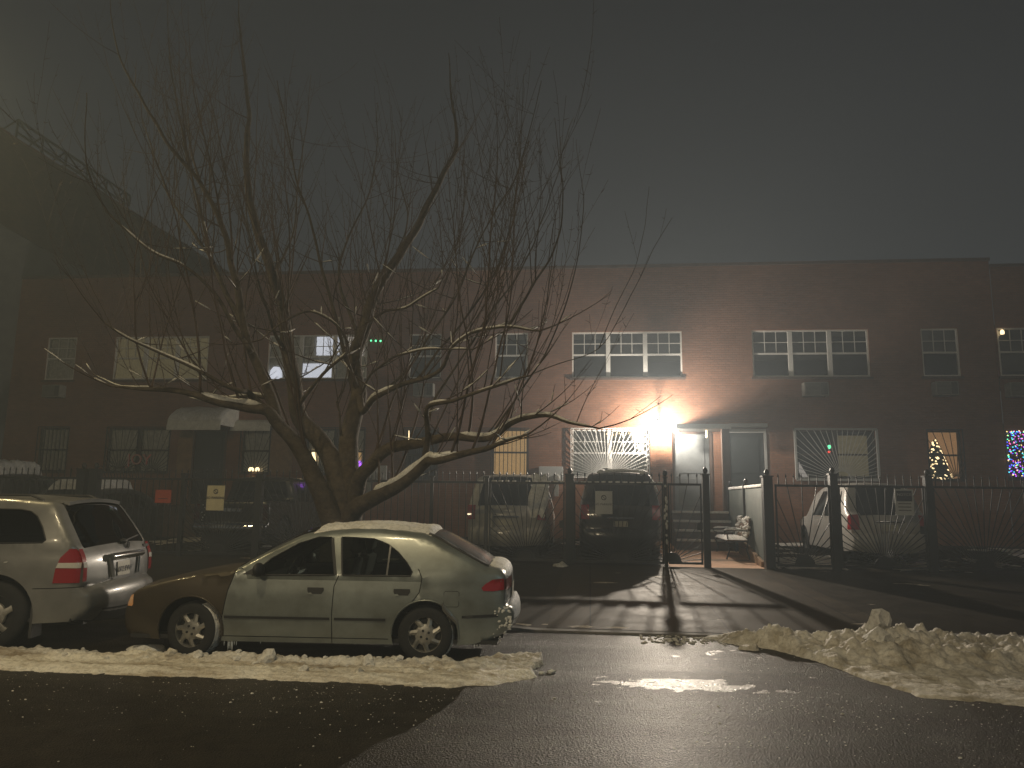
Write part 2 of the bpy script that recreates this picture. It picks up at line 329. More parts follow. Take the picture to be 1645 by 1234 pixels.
# ================================================================== ground
KY = 9.78; FY = 17.0; WY = 22.5                       # kerb, fence, facade
def gz(Y):
    if Y < KY: return 0.0
    if Y < FY: return .10+.15*(Y-KY-.15)/(FY-KY-.15)
    return .25+.055*(min(Y, 24)-FY)
b = MB(); b.add([(-46, -13, -.03), (46, -13, -.03), (46, 48, -.03), (-46, 48, -.03)], [(0, 1, 2, 3)])
tag(b.build('ground', M['concrete']), kind='structure')
b = MB(); nx, ny = 60, 24
for j in range(ny+1):
    for i in range(nx+1):
        X = lerp(-44, 44, i/nx); Y = lerp(-12, KY, j/ny); b.v.append((X, Y, .004*noise.noise(Vector((X*.35, Y*.6, 0)))*(1 if 0 < j < ny else 0)))
for j in range(ny):
    for i in range(nx):
        n = nx+1; b.f.append([j*n+i, j*n+i+1, (j+1)*n+i+1, (j+1)*n+i]); b.mi.append(0)
tag(b.build('road', M['asphalt'], smooth=180), kind='structure')
# dropped kerb in front of the gates
def kerb_h(X): return lerp(.025, .11, max(min(abs(X-.9)-1.6, 1.2), 0)/1.2)
b = MB(); xs = [-44, -12, -6, -4, -2.2, -1.9, -1.3, -.7, 0, 1, 2, 2.5, 3.1, 3.7, 4.2, 6, 10, 44]
for X in xs: b.v += [(X, KY, -.02), (X, KY+.012, kerb_h(X)), (X, KY+.15, kerb_h(X)+.004), (X, KY+.15, -.02)]
for i in range(len(xs)-1):
    for k in range(3): b.f.append([i*4+k, i*4+4+k, i*4+5+k, i*4+1+k]); b.mi.append(0)
tag(b.build('kerb', M['kerb']), kind='structure')
b = MB(); nx = 110; ysl = [KY+.15, KY+.5, KY+1, KY+1.8, 12.5, 14, 15.5, FY]
for Y in ysl:
    for i in range(nx+1):
        X = lerp(-44, 44, i/nx); t = max(0, 1-(Y-KY-.15)/1.6); z = gz(Y); z = z-(gz(KY+.16)-kerb_h(X))*t
        b.v.append((X, Y, z+.004*noise.noise(Vector((X, Y, 3)))))
for j in range(len(ysl)-1):
    for i in range(nx):
        n = nx+1; b.f.append([j*n+i, j*n+i+1, (j+1)*n+i+1, (j+1)*n+i]); b.mi.append(0)
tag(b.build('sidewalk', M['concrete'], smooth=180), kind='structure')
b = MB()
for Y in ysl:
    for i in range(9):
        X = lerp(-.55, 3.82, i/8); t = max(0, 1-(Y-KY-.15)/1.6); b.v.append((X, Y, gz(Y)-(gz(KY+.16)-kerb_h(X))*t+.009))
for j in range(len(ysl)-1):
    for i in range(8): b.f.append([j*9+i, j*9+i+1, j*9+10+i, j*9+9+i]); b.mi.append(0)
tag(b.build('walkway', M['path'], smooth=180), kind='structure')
def strip(name, X0, X1, mat, dz=0, Y0=FY, Y1=WY+.3):
    b = MB(); b.add([(X0, Y0, gz(Y0)+dz), (X1, Y0, gz(Y0)+dz), (X1, Y1, gz(Y1)+dz), (X0, Y1, gz(Y1)+dz)], [(0, 1, 2, 3)])
    return tag(b.build(name, mat), kind='structure')
strip('forecourt', -19.0, 1.75, M['concrete']); strip('paved_path', 1.75, 3.80, M['tile']); strip('driveway', 3.80, 44, M['concrete'])

# ================================================================== buildings
def wall_with_holes(outer, holes, Y, mat, name, parent, depth=.14):
    pts = list(outer); ed = [(i, (i+1) % len(outer)) for i in range(len(outer))]
    for (x0, x1, z0, z1) in holes:
        n = len(pts); pts += [(x0, z0), (x1, z0), (x1, z1), (x0, z1)]; ed += [(n, n+1), (n+1, n+2), (n+2, n+3), (n+3, n)]
    vo, _, fo, _, _, _ = geometry.delaunay_2d_cdt([Vector(p) for p in pts], ed, [], 0, 1e-5)
    b = MB(); b.v = [(v.x, Y, v.y) for v in vo]
    for f in fo:
        c = sum((vo[i] for i in f), Vector((0, 0)))/len(f)
        if any(x0 < c.x < x1 and z0 < c.y < z1 for x0, x1, z0, z1 in holes): continue
        if not inpoly(c.x, c.y, outer): continue
        b.f.append(list(f)); b.mi.append(0)
    for (x0, x1, z0, z1) in holes:
        b.add([(x0, Y, z0), (x1, Y, z0), (x1, Y, z1), (x0, Y, z1), (x0, Y+depth, z0), (x1, Y+depth, z0), (x1, Y+depth, z1), (x0, Y+depth, z1)],
              [(0, 4, 5, 1), (1, 5, 6, 2), (2, 6, 7, 3), (3, 7, 4, 0)])
    return b.build(name, mat, parent)
def inpoly(x, y, P):
    c = False; n = len(P)
    for i in range(n):
        x0, y0 = P[i][0], P[i][1]; x1, y1 = P[(i+1) % n][0], P[(i+1) % n][1]
        if (y0 > y) != (y1 > y) and x < (x1-x0)*(y-y0)/(y1-y0)+x0: c = not c
    return c
def folds(b, x0, x1, z0, z1, Y, amp=.02, wl=.09, seed=0):
    n = max(4, int((x1-x0)/.03)); vs = []
    for i in range(n+1):
        x = lerp(x0, x1, i/n); y = Y+amp*math.sin(x/wl*6.283+2*noise.noise(Vector((x*3, seed, 0))))
        vs += [(x, y, z0), (x, y, z1)]
    b.add(vs, [(2*i, 2*i+2, 2*i+3, 2*i+1) for i in range(n)])
def sunbars(b, x0, x1, z0, z1, Y, cx, cz, r, n, w, a0=0, a1=180, frame=True, w2=None):
    for k in range(n):
        a = rad(lerp(a0, a1, (k+.5)/n)); dx, dz = math.cos(a), math.sin(a); t = 1e9
        if dx > 1e-6: t = min(t, (x1-cx)/dx)
        if dx < -1e-6: t = min(t, (x0-cx)/dx)
        if dz > 1e-6: t = min(t, (z1-cz)/dz)
        if dz < -1e-6: t = min(t, (z0-cz)/dz)
        if t > r+.02: b.bar((cx+dx*r, Y, cz+dz*r), (cx+dx*t, Y, cz+dz*t), w)
    if r > .03:
        pr = [(cx+math.cos(rad(a))*r, Y, cz+math.sin(rad(a))*r) for a in range(a0, a1+1, 15)]
        b.tube(pr, w*.7, 5)
    if frame:
        f = (w2 or w)*1.5
        for p, q in (((x0, Y, z0), (x1, Y, z0)), ((x0, Y, z1), (x1, Y, z1)), ((x0, Y, z0), (x0, Y, z1)), ((x1, Y, z0), (x1, Y, z1))): b.bar(p, q, f)
UZ0, UZ1, LZ0, LZ1 = 5.36, 6.78, 2.38, 3.78
def px2x(px, py=620): return at(px, py, Y=WY).x
windows = []   # (x0,x1,z0,z1,units,frame,back,grille)
def W(pa, pb, row, units=1, frame='white', back='void', grille=None, z=None):
    z0, z1 = z or ((UZ0, UZ1) if row == 'u' else (LZ0, LZ1)); py = 575 if row == 'u' else 725
    windows.append((px2x(pa, py), px2x(pb, py), z0, z1, units, frame, back, grille, row))
W(74, 121, 'u', back='curtain'); W(183, 334, 'u', 3, back='curtain_dim'); W(430, 590, 'u', 3, back='curtain'); W(657, 709, 'u'); W(795, 848, 'u')
W(919, 1096, 'u', 3); W(1209, 1397, 'u', 3); W(1482, 1542, 'u')
W(61, 108, 'l', frame='brown', back='curtain', grille='bars'); W(172, 271, 'l', 2, 'brown', 'curtain', 'sun2'); W(388, 433, 'l', 1, 'brown', 'curtain', 'sun')
W(492, 585, 'l', 2, 'brown', 'curtain', 'sun2'); W(650, 703, 'l', 1, 'brown', 'void', 'bars', (2.2, 3.78)); W(791, 848, 'l', 1, 'brown', 'curtain_warm', 'bars')
W(919, 1041, 'l', 2, 'white', 'curtain', 'sunc'); W(1279, 1407, 'l', 2, 'brown', 'void', 'sunw'); W(1491, 1545, 'l', 1, 'brown', 'room_warm', 'sunr')
doors = [(px2x(311, 730), px2x(360, 730), 1.40, 3.70, 'door'), (px2x(1083, 730), px2x(1140, 730), 1.40, 3.66, 'greydoor'), (px2x(1166, 730), px2x(1228, 730), 1.40, 3.70, 'door')]
def make_window(w, root, seed=0):
    x0, x1, z0, z1, units, fm, back, gr, row = w; Y = WY; F = M[fm]
    b = MB(); fw = .045; mw = .13; yf0, yf1 = Y+.035, Y+.10
    b.box((x0, yf0, z0), (x0+fw, yf1, z1)); b.box((x1-fw, yf0, z0), (x1, yf1, z1)); b.box((x0+fw, yf0, z1-fw), (x1-fw, yf1, z1)); b.box((x0+fw, yf0, z0), (x1-fw, yf1, z0+fw))
    uw = (x1-x0-2*fw-(units-1)*mw)/units; zm = (z0+z1)/2
    for u in range(units):
        a = x0+fw+u*(uw+mw); c = a+uw
        if u < units-1: b.box((c, yf0-.005, z0+fw), (c+mw, yf1, z1-fw))
        b.box((a, yf0+.01, zm-.026), (c, yf1-.01, zm+.026))
        if row == 'u' or fm == 'white':
            zz = (zm+.026+z1-fw)/2
            for k in (1, 2): b.box((lerp(a, c, k/3)-.011, yf0+.03, zm+.026), (lerp(a, c, k/3)+.011, yf1-.02, z1-fw))
            b.box((a, yf0+.032, zz-.011), (c, yf1-.022, zz+.011))
    o = b.build('window', F, root)
    b = MB(); b.box((x0+.02, Y+.072, z0+.02), (x1-.02, Y+.078, z1-.02))
    lit = row == 'u' or back in ('curtain_warm', 'room_warm', 'curtain_dim', 'curtain', 'curtain_lit')
    b.build('pane', M['panegl'] if lit or gr == 'sunw' else M['pane'], o)
    b = MB(); b.box((x0-.3, Y+.9, z0-.3), (x1+.3, Y+.95, z1+.3)); b.build('room_back', M['room_warm'] if back == 'room_warm' else M['void'], o)
    if back in ('curtain', 'curtain_dim', 'curtain_warm'):
        b = MB(); folds(b, x0-.02, x1+.02, z0-.02, z1+.02, Y+.16, seed=seed); b.build('curtain', M[back], o, smooth=180)
    if row == 'u' and back == 'void':
        rw_ = random.Random(seed*13+5); b = MB()
        for u in range(units):
            a = x0+fw+u*(uw+mw); hgt = rw_.choice([.22, .5, .72, .95, 1.25])
            for k in range(int(hgt/.05)): b.add([(a-.01, Y+.15, z1-.05*k), (a+uw+.01, Y+.15, z1-.05*k), (a+uw+.01, Y+.175, z1-.05*k-.045), (a-.01, Y+.175, z1-.05*k-.045)], [(0, 1, 2, 3)])
        b.build('blind', M['blind'], o)
    if row == 'u':
        b = MB(); b.box((x0-.06, Y-.05, z0-.075), (x1+.06, Y+.03, z0-.005)); b.build('sill', M['coping'], o)
    if gr:
        b = MB(); g = Y-.06; a0, a1, c0, c1 = x0-.03, x1+.03, z0-.03, z1+.03; cm = (x0+x1)/2
        if gr == 'bars':
            n = max(4, int((x1-x0)/.115))
            for k in range(n+1): b.bar((lerp(a0, a1, k/n), g, c0), (lerp(a0, a1, k/n), g, c1), .018)
            for t in (0, .5, 1): b.bar((a0, g, lerp(c0, c1, t)), (a1, g, lerp(c0, c1, t)), .028)
        elif gr == 'sun2':
            for s in (0, 1):
                q0, q1 = (a0, cm) if s == 0 else (cm, a1); sunbars(b, q0, q1, c0, c1, g, (q0+q1)/2, c0, .16, 17, .016)
        elif gr == 'sun': sunbars(b, a0, a1, c0, c1, g, cm, c0, .16, 17, .016)
        elif gr == 'sunc': sunbars(b, a0, a1, c0, c1, g, cm-.1, c0, .3, 34, .016)
        elif gr == 'sunw': sunbars(b, a0, a1, c0, c1, g, cm+.12, c0, .25, 30, .014, w2=.04)
        elif gr == 'sunr': sunbars(b, a0, a1, c0, c1, g, cm+.25, c0, .14, 20, .016)
        b.build('grille', M['white'] if gr == 'sunc' else M['whitebar' if gr == 'sunw' else 'iron'], o)
    return o
bld = tag(empty('brick_apartment_building', (0, 0, 0)), 'long two storey brown brick apartment building with white windows upstairs and barred ones below', 'building')
BX0, BX1, BTOP = -19.0, px2x(1595, 500), 8.80
holes = [w[:4] for w in windows]+[d[:4] for d in doors]
wall_with_holes([(BX0, 0), (BX1, 0), (BX1, BTOP), (BX0, BTOP)], holes, WY, M['brick'], 'brick_wall', bld)
b = MB(); b.box((BX0, WY-.05, BTOP), (BX1+.02, WY+.35, BTOP+.09)); b.build('coping', M['coping'], bld)
b = MB(); b.box((BX0, WY+1.0, .2), (BX1, WY+12, BTOP-.35)); b.build('roof', M['void'], bld)
b = MB(); b.add([(BX1, WY, 8.3), (BX1, WY+1, 8.3), (BX1, WY+1, BTOP), (BX1, WY, BTOP)], [(0, 1, 2, 3)]); b.build('side_wall', M['brick'], bld)
for i, w in enumerate(windows): make_window(w, bld, i)
for x0, x1, z0, z1, mt in doors:
    b = MB(); b.box((x0, WY+.06, z0), (x1, WY+.11, z1))
    for zz0, zz1 in ((z0+.15, z0+.95), (z0+1.1, z1-.15)): b.box((x0+.14, WY+.045, zz0), (x1-.14, WY+.065, zz1))
    d = b.build('door', M[mt], bld, bevel=.008); b = MB(); b.lump((x0+.09, WY+.03, z0+1.0), (.03, .03, .03), amp=0, sub=1); b.build('door_handle', M['chrome'], d)
    b = MB(); b.box((x0-.06, WY-.02, z1), (x1+.06, WY+.06, z1+.12)); b.box((x0-.07, WY-.02, z0), (x0, WY+.06, z1)); b.box((x1, WY-.02, z0), (x1+.07, WY+.06, z1)); b.build('door_frame', M['coping'] if mt != 'door' or x0 < 0 else M['whitebar'], bld)
# pale tan panels each side of the left door, brick pier, canopy over the stoop
for pa, pb in ((286, 309), (434, 470)):
    b = MB(); b.box((px2x(pa, 725), WY-.03, 2.35), (px2x(pb, 725), WY-.002, 3.70)); b.build('wall_panel', M['tan'], bld)
b = MB(); px0, px1 = px2x(1044, 725), px2x(1079, 725); b.box((px0, WY-.14, .5), (px1, WY-.003, 3.75)); b.build('brick_pier', M['brick'], bld)
cx0, cx1 = px0-.05, px2x(1163, 725)+.05
b = MB(); b.box((cx0+.72, WY-1.0, 3.72), (cx1, WY-.004, 3.86)); b.build('porch_canopy', M['whitebar'], bld, bevel=.01)
b = MB(); b.box((cx1-.27, WY-.98, 1.4), (cx1-.05, WY-.80, 3.72)); b.build('porch_column', M['coping'], bld, bevel=.01)
b = MB(); b.box((px2x(1170, 725)-.03, WY-.30, 3.84), (px2x(1228, 725)+.05, WY-.003, 3.95)); b.build('door_hood', M['whitebar'], bld, bevel=.01)
# curved awning over the left door, flat lintel hood further right
def awning(x0, x1, zt, zb, dep, name, snowy):
    n = 12; b = MB(); vs = []
    for i in range(n+1):
        a = math.pi/2*i/n; y = WY-.004-dep*math.sin(a); z = zb+(zt-zb)*math.cos(a)
        vs += [(x0, y, z), (x1, y, z)]
    b.add(vs, [(2*i, 2*i+1, 2*i+3, 2*i+2) for i in range(n)])
    for x in (x0, x1): b.add([(x, WY-.004, zb)]+[(x, v[1], v[2]) for v in vs[::2]], [tuple(range(n+2))])
    b.box((x0, WY-.004-dep-.02, zb-.16), (x1, WY-.004-dep, zb))
    o = b.build(name, M['awning'], bld)
    if snowy:
        s = MB(); vs = []; m = 26
        for i in range(n+1):
            a = math.pi/2*i/n*.86
            for j in range(m+1):
                x = lerp(x0-.01, x1+.01, j/m); k = .055+.03*noise.noise(Vector((x*2, i*.5, 4)))
                if j in (0, m) or i == n: k = .004
                vs.append((x, WY-.01-(dep+k)*math.sin(a), zb+(zt-zb+k)*math.cos(a)))
        s.add(vs, [(i*(m+1)+j, i*(m+1)+j+1, (i+1)*(m+1)+j+1, (i+1)*(m+1)+j) for i in range(n) for j in range(m)])
        s.build('snow_cover', M['snow'], o, smooth=180)
awning(at(268, 686, Y=21.35).x, at(354, 686, Y=21.35).x, 4.38, 3.78, 1.15, 'awning', True)
awning(px2x(377, 690), px2x(440, 690), 4.05, 3.84, .28, 'window_hood', False)
b = MB(); b.box((px2x(300), 21.0, .3), (px2x(372), WY-.005, 1.38)); b.build('porch', M['step'], bld)
# second building, a step lower on the right
b2 = tag(empty('brick_building', (0, 0, 0)), 'lower brick building cut off by the right edge, coloured lights in its window', 'building')
windows = []; W(1606, 1668, 'u'); W(1617, 1690, 'l', 1, 'brown', 'void', None); X2 = BX1+.03
wall_with_holes([(X2, 0), (24, 0), (24, 8.62), (X2, 8.62)], [w[:4] for w in windows], WY+.03, M['brick'], 'brick_wall', b2, .12)
b = MB(); b.box((X2, WY-.03, 8.62), (24, WY+.3, 8.70)); b.build('coping', M['coping'], b2)
for i, w in enumerate(windows): make_window(w, b2, i+40)
W2 = windows
# neighbouring tall side wall on the left with brick above pale stucco
nb = tag(empty('tall_side_wall_building', (-19, 20, 0)), 'tall neighbouring building at far left, its bare brick side wall rendered grey low down', 'building')
def quadx(X, Y0, Y1, z0, z1): return [(X+19, Y0-20, z0), (X+19, Y1-20, z0), (X+19, Y1-20, z1), (X+19, Y0-20, z1)]
b = MB(); za, zb_ = 10.35, 8.95
b.add([(0, -7, 0), (0, 24, 0), (0, 24, 8.6), (0, -7, 10.9)], [(0, 1, 2, 3)]); b.build('stucco_wall', M['stucco'], nb)
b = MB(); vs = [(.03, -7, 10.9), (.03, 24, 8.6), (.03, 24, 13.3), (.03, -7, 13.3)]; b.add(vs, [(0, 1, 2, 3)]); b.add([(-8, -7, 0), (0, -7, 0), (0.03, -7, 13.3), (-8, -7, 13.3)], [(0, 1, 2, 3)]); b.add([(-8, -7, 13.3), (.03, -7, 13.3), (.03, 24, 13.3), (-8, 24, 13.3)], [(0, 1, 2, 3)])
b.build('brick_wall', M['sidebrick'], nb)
b = MB()
for k in range(38):
    y = -7+k*.82+R.uniform(-.05, .05); b.box((-.32, y, 13.3), (.06, y+.80, 13.36+R.uniform(0, .07)))
b.build('coping', M['brick2'], nb)
# lattice frame on its roof
tr = tag(empty('roof_lattice_frame', (-19, 21.5, 13.3)), 'thin steel lattice frame standing along the roof edge of the tall left building', 'roof frame')
b = MB(); L = 6.2
for z in (.28, .72): b.bar((0, 0, z), (0, L, z-.05), .065)
for k in range(6):
    y = L*k/5.3; b.bar((0, y, 0), (0, y+.02, .72), .055); b.bar((-.5, y-.35, 0), (0, y, .72), .05); b.bar((0.0, y, .72), (0, min(L, y+.85), .28), .045)
b.bar((0, L, .26), (0, L, .68), .055)
b.build('truss', M['iron'], tr)

# ------------------------------------------------------------------ things on the facade
def ac(px, py, label, w=.62):
    p = at(px, py, Y=WY); r = tag(empty('air_conditioner', (p.x, WY-.30, p.z)), label, 'air conditioner', 'air conditioners under the upper windows')
    b = MB(); b.box((-w/2, 0, -.2), (w/2, .295, .2)); b.build('case', M['ac'], r, bevel=.012)
    b = MB()
    for k in range(9): b.box((-w/2+.04, -.012, -.16+k*.038), (w*.15, -.002, -.144+k*.038))
    b.box((w*.18, -.010, -.17), (w/2-.03, -.002, .17)); b.build('vent_grille', M['acdark'], r)
ac(92, 630, 'air conditioner sticking out below the far left upstairs window'); ac(683, 628, 'air conditioner below the narrow upstairs window behind the tree branches')
ac(1307, 627, 'pale air conditioner panel below the middle of the wide right window', .68); ac(1514, 626, 'air conditioner with split grille below the narrow upstairs window at right'); ac(1632, 628, 'air conditioner below the upstairs window cut by the right edge')
# flood lamp: cage lantern on the pier
wl = tag(empty('wall_lamp', (FLOOD.x, WY-.14, FLOOD.z)), 'glaring wall lantern on the brick pier beside the porch, the brightest light', 'wall lamp')
dy = FLOOD.y-(WY-.14)
b = MB(); b.box((-.07, -.02, -.1), (.07, 0, .32)); b.tube([(0, -.01, .25), (0, dy*.5, .36), (0, dy, .33)], .014, 6); b.build('bracket', M['black'], wl)
b = MB(); b.lathe([(.05, .02), (.085, .03), (.085, .045), (.03, .06)], Matrix.Translation((0, dy, .20)), 16); 
for k in range(4):
    a = math.pi/4+k*math.pi/2; b.tube([(.085*math.cos(a), dy+.085*math.sin(a), .22), (.12*math.cos(a), dy+.12*math.sin(a), .0+.02)], .006, 5)
b.build('cage', M['black'], wl)
b = MB(); b.lathe([(.001, -.05), (.055, -.05), (.115, -.035), (.12, 0), (.09, .03), (.001, .035)], Matrix.Translation((0, dy, -.09)), 18); b.build('bulb', M['bulb'], wl, smooth=60)
# glowing bulbs standing in for two small yellow reflections at the porch
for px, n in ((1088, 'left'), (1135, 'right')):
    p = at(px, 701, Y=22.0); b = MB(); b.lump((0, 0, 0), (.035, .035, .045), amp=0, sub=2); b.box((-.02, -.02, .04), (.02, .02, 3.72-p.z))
    o = b.build('porch_reflection_bulb', M['warm_led']); o.location = p; tag(o, 'small yellow reflection built as a bulb under the porch canopy, nearer the '+('glaring lantern' if n == 'left' else 'porch column'), 'bulb', 'reflections built as bulbs under the porch canopy')
def string(name, label, pts, col, r=.018, group=None):
    root = tag(empty(name, pts[0]), label, 'string lights', group); o0 = Vector(pts[0])
    b = MB(); b.tube([Vector(p)-o0 for p in pts], .004, 4); b.build('wire', M['trim'], root)
    cols = col if isinstance(col, list) else [col]
    for ci, c in enumerate(cols):
        b = MB()
        for i, p in enumerate(pts):
            if i % len(cols) == ci: b.lump(Vector(p)-o0, (r, r, r), amp=0, sub=1)
        if b.v: b.build('bulbs', M[c], root)
xa, xb = px2x(975, 700), px2x(1036, 700)
string('string_lights', 'row of warm lights along the top of the window left of the lantern', [(lerp(xa, xb, i/12), WY+.13, 3.66+.03*math.sin(i*2.1)) for i in range(13)], 'warm_led', .022)
x0, x1 = W2[1][0], W2[1][1]; pts = []
for k in range(300):
    pts.append((R.uniform(x0+.0, x0+.95), WY-.03-R.uniform(0, .05), R.uniform(LZ0+.1, LZ1)))
string('christmas_light_curtain', 'tangle of blue, violet and pink Christmas lights filling the window at the right edge', pts, ['led_blue', 'led_violet', 'led_blue', 'led_pink', 'led_cyan', 'led_green', 'led_gold'], .019)
xa = px2x(588, 548)
string('green_string_lights', 'two green lights beside the lit wide upstairs window behind the tree', [(px2x(597, 548)+.15*i, WY-.05, at(600, 548, Y=WY).z-.004*i) for i in range(3)], 'led_green', .035)
# lit things in windows
def glow(name, label, cat, px0, py0, px1, py1, mat, Y=WY+.12):
    p, q = at(px0, py1, Y=Y), at(px1, py0, Y=Y); c = (p+q)/2; b = MB(); hx, hz = (q.x-p.x)/2, (q.z-p.z)/2
    b.lathe([(.001, -hz), (hx*.8, -hz), (hx, -hz*.4), (hx*.85, hz*.5), (hx*.5, hz), (.001, hz)], None, 14)
    o = b.build(name, M[mat], smooth=60); o.location = c; tag(o, label, cat); return o
glow('table_lamp', 'round blue white lamp low in the left of the lit upstairs window', 'lamp', 433, 590, 454, 611, 'cool_lit')
def litcurt(label, px0, py0, px1, py1, mat, Y=WY+.11):
    p, q = at(px0, py1, Y=Y), at(px1, py0, Y=Y); b = MB(); folds(b, -(q.x-p.x)/2, (q.x-p.x)/2, -(q.z-p.z)/2, (q.z-p.z)/2, 0, .012, .06)
    o = b.build('lit_curtain_or_reflection', M[mat], smooth=180); o.location = (p+q)/2; tag(o, label, 'curtain')
litcurt('bright white lit curtain high in the middle of the wide upstairs window behind the tree', 508, 541, 546, 571, 'cool_lit')
litcurt('bright lit curtain low in the middle of the wide upstairs window behind the tree', 484, 584, 534, 609, 'cool_lit')
litcurt('dim warm reflection in the right half of the wide sunburst window, built as a glowing sheet', 1347, 700, 1392, 765, 'curtain_dim')  # glowing folds stand in for a warm reflection in the glass
litcurt('dimmer pinkish lit curtain at the right end of the wide upstairs window behind the tree', 556, 541, 586, 574, 'curtain_lit')
glow('window_candle', 'yellow candle light in the ground floor window behind the trunk', 'candle', 499, 725, 508, 742, 'warm_led')
glow('window_banner', 'orange glowing shade at the right end of the ground floor window behind the trunk', 'lamp shade', 573, 724, 581, 740, 'curtain_warm')
glow('window_glow_jar', 'violet jar lamp under the orange shade in the window behind the trunk', 'lamp', 573, 741, 581, 753, 'led_violet')
glow('sill_lamp', 'pair of small yellow lamps on the sill of the narrow sunburst window', 'lamp', 399, 751, 408, 757, 'warm_led', WY-.09)
glow('sill_lamp', 'right hand yellow lamp on the sill of the narrow sunburst window', 'lamp', 410, 751, 417, 757, 'warm_led', WY-.09)
glow('tall_candle', 'thin orange light beside the dark green window right of the trunk', 'lamp', 655, 690, 658, 712, 'warm_led', WY+.05)
bpy.data.objects['sill_lamp']['label'] = 'left hand yellow lamp on the sill of the narrow sunburst window'
# Christmas tree in the warm window
w = [v for v in [(px2x(1491, 725), px2x(1545, 725))]][0]; cxm = lerp(w[0], w[1], .42)
ct = tag(empty('christmas_tree', (cxm, WY+.45, 2.35)), 'Christmas tree with white lights inside the warm window at right', 'christmas tree')
b = MB(); b.lathe([(.40, 0), (.30, .35), (.32, .36), (.2, .75), (.22, .76), (.01, 1.22)], None, 18); b.build('branches', M['pine'], ct)
b = MB()
for k in range(80):
    t = R.random()**1.3; r = lerp(.42, .06, t); a = R.uniform(math.pi*1.08, 1.92*math.pi); b.lump((r*math.cos(a), r*math.sin(a), t*1.2), (.028, .028, .028), amp=0, sub=1)
b.build('lights', M['warm_led'], ct)
glow('window_light', 'small yellow light in the top corner of the upstairs window at the right edge', 'light', 1607, 530, 1613, 537, 'warm_led', WY-.02)
# green and red light, seen in the sunburst window on the right
p = at(1332, 718, Y=WY+.3); b = MB(); b.lump((0, 0, 0), (.05, .03, .06), amp=.2, sub=2); o = b.build('window_star', M['led_green']); o.location = p; tag(o, 'green star light hanging in the wide sunburst window', 'light')
p = at(1332, 726, Y=WY+.3); b = MB(); b.lump((0, 0, 0), (.04, .03, .03), amp=.2, sub=2); o = b.build('window_star', M['led_red']); o.location = p; tag(o, 'small red light under the green star in the wide sunburst window', 'light')
b = MB(); q = [at(x, y, Y=WY+.4) for x, y in ((1283, 742), (1292, 757), (1300, 770), (1288, 768), (1283, 757))]; c = q[0]
Mr = Matrix(((1, 0, 0, 0), (0, 0, -1, 0), (0, 1, 0, 0), (0, 0, 0, 1)))
b.prism([(v.x-c.x, v.z-c.z) for v in q], .03, Mr); o = b.build('leaning_ornament', M['curtain_lit']); o.location = c; tag(o, 'pale curved ornament in the lower left corner of the wide sunburst window', 'ornament')
# JOY letters
def text(name, s, size, loc, mat, parent=None, ext=.004, rot=(math.pi/2, 0, 0), align='CENTER', off=0.0):
    c = bpy.data.curves.new(name, 'FONT'); c.body = s; c.size = size; c.extrude = ext; c.align_x = align; c.align_y = 'CENTER'; c.offset = off; c.space_character = 1.05
    o = bpy.data.objects.new(name, c); SC.collection.objects.link(o); bpy.context.view_layer.update()
    me = bpy.data.meshes.new_from_object(o.evaluated_get(bpy.context.evaluated_depsgraph_get())); bpy.data.objects.remove(o)
    o = link(name, me); me.materials.clear(); me.materials.append(M[mat]); o.location = loc; o.rotation_euler = rot
    if parent: o.parent = parent
    return o
p = at(223, 739, Y=WY-.09); jy = tag(empty('joy_sign', p), 'red and white letters spelling JOY in front of the sunburst window beside the awning', 'sign')
M['joyred'] = pbr('joy_red', (.62, .07, .05), .5)
text('letters', 'JOY', .46, (0, 0, 0), 'joyred', jy, .02); text('letter_faces', 'JOY', .46, (0, -.024, 0), 'curtain', jy, .002, off=-.012)
# electric meters
def meters(px, py, label, Y):
    p = at(px, py, Y=Y); r = tag(empty('electric_meters', p), label, 'electric meter', 'pairs of electric meters')
    b = MB(); b.box((-.36, 0, -.05), (.36, .06, .38)); b.build('backboard', M['whitebar'], r, bevel=.01)
    for s in (-.17, .17):
        b = MB(); b.lathe([(.001, .1), (.07, .1), (.1, .06), (.1, 0)], Matrix.Translation((s, -.001, .05)) @ Matrix.Rotation(math.pi/2, 4, 'X'), 16); b.box((s-.06, -.05, -.5), (s+.06, .05, -.06)); b.build('meter', M['ac'], r)
meters(885, 770, 'pair of round electric meters between the white car and the black car', WY-.08)
meters(602, 768, 'pair of round electric meters on a pale board right of the tree trunk', WY-.08)
# stoop
st = tag(empty('stoop_steps', (2.25, 20.3, 0)), 'snow edged brick steps leading up under the porch canopy', 'steps')
sx0, sx1 = 0, 1.52
b = MB(); s2 = MB(); zb0 = gz(20.5)
for k in range(4):
    h = lerp(zb0, 1.40, (k+1)/4); b.box((sx0, .30*k, .35), (sx1, .30*(k+1), h))
    s2.box((sx0, .30*k-.03, h-.035), (sx1, .30*k+.12, h+.022))
b.box((sx0, 1.2, .35), (sx1, 2.19, 1.40)); b.build('brick_step', M['step'], st); s2.build('snow_edge', M['snow'], st, bevel=.008)
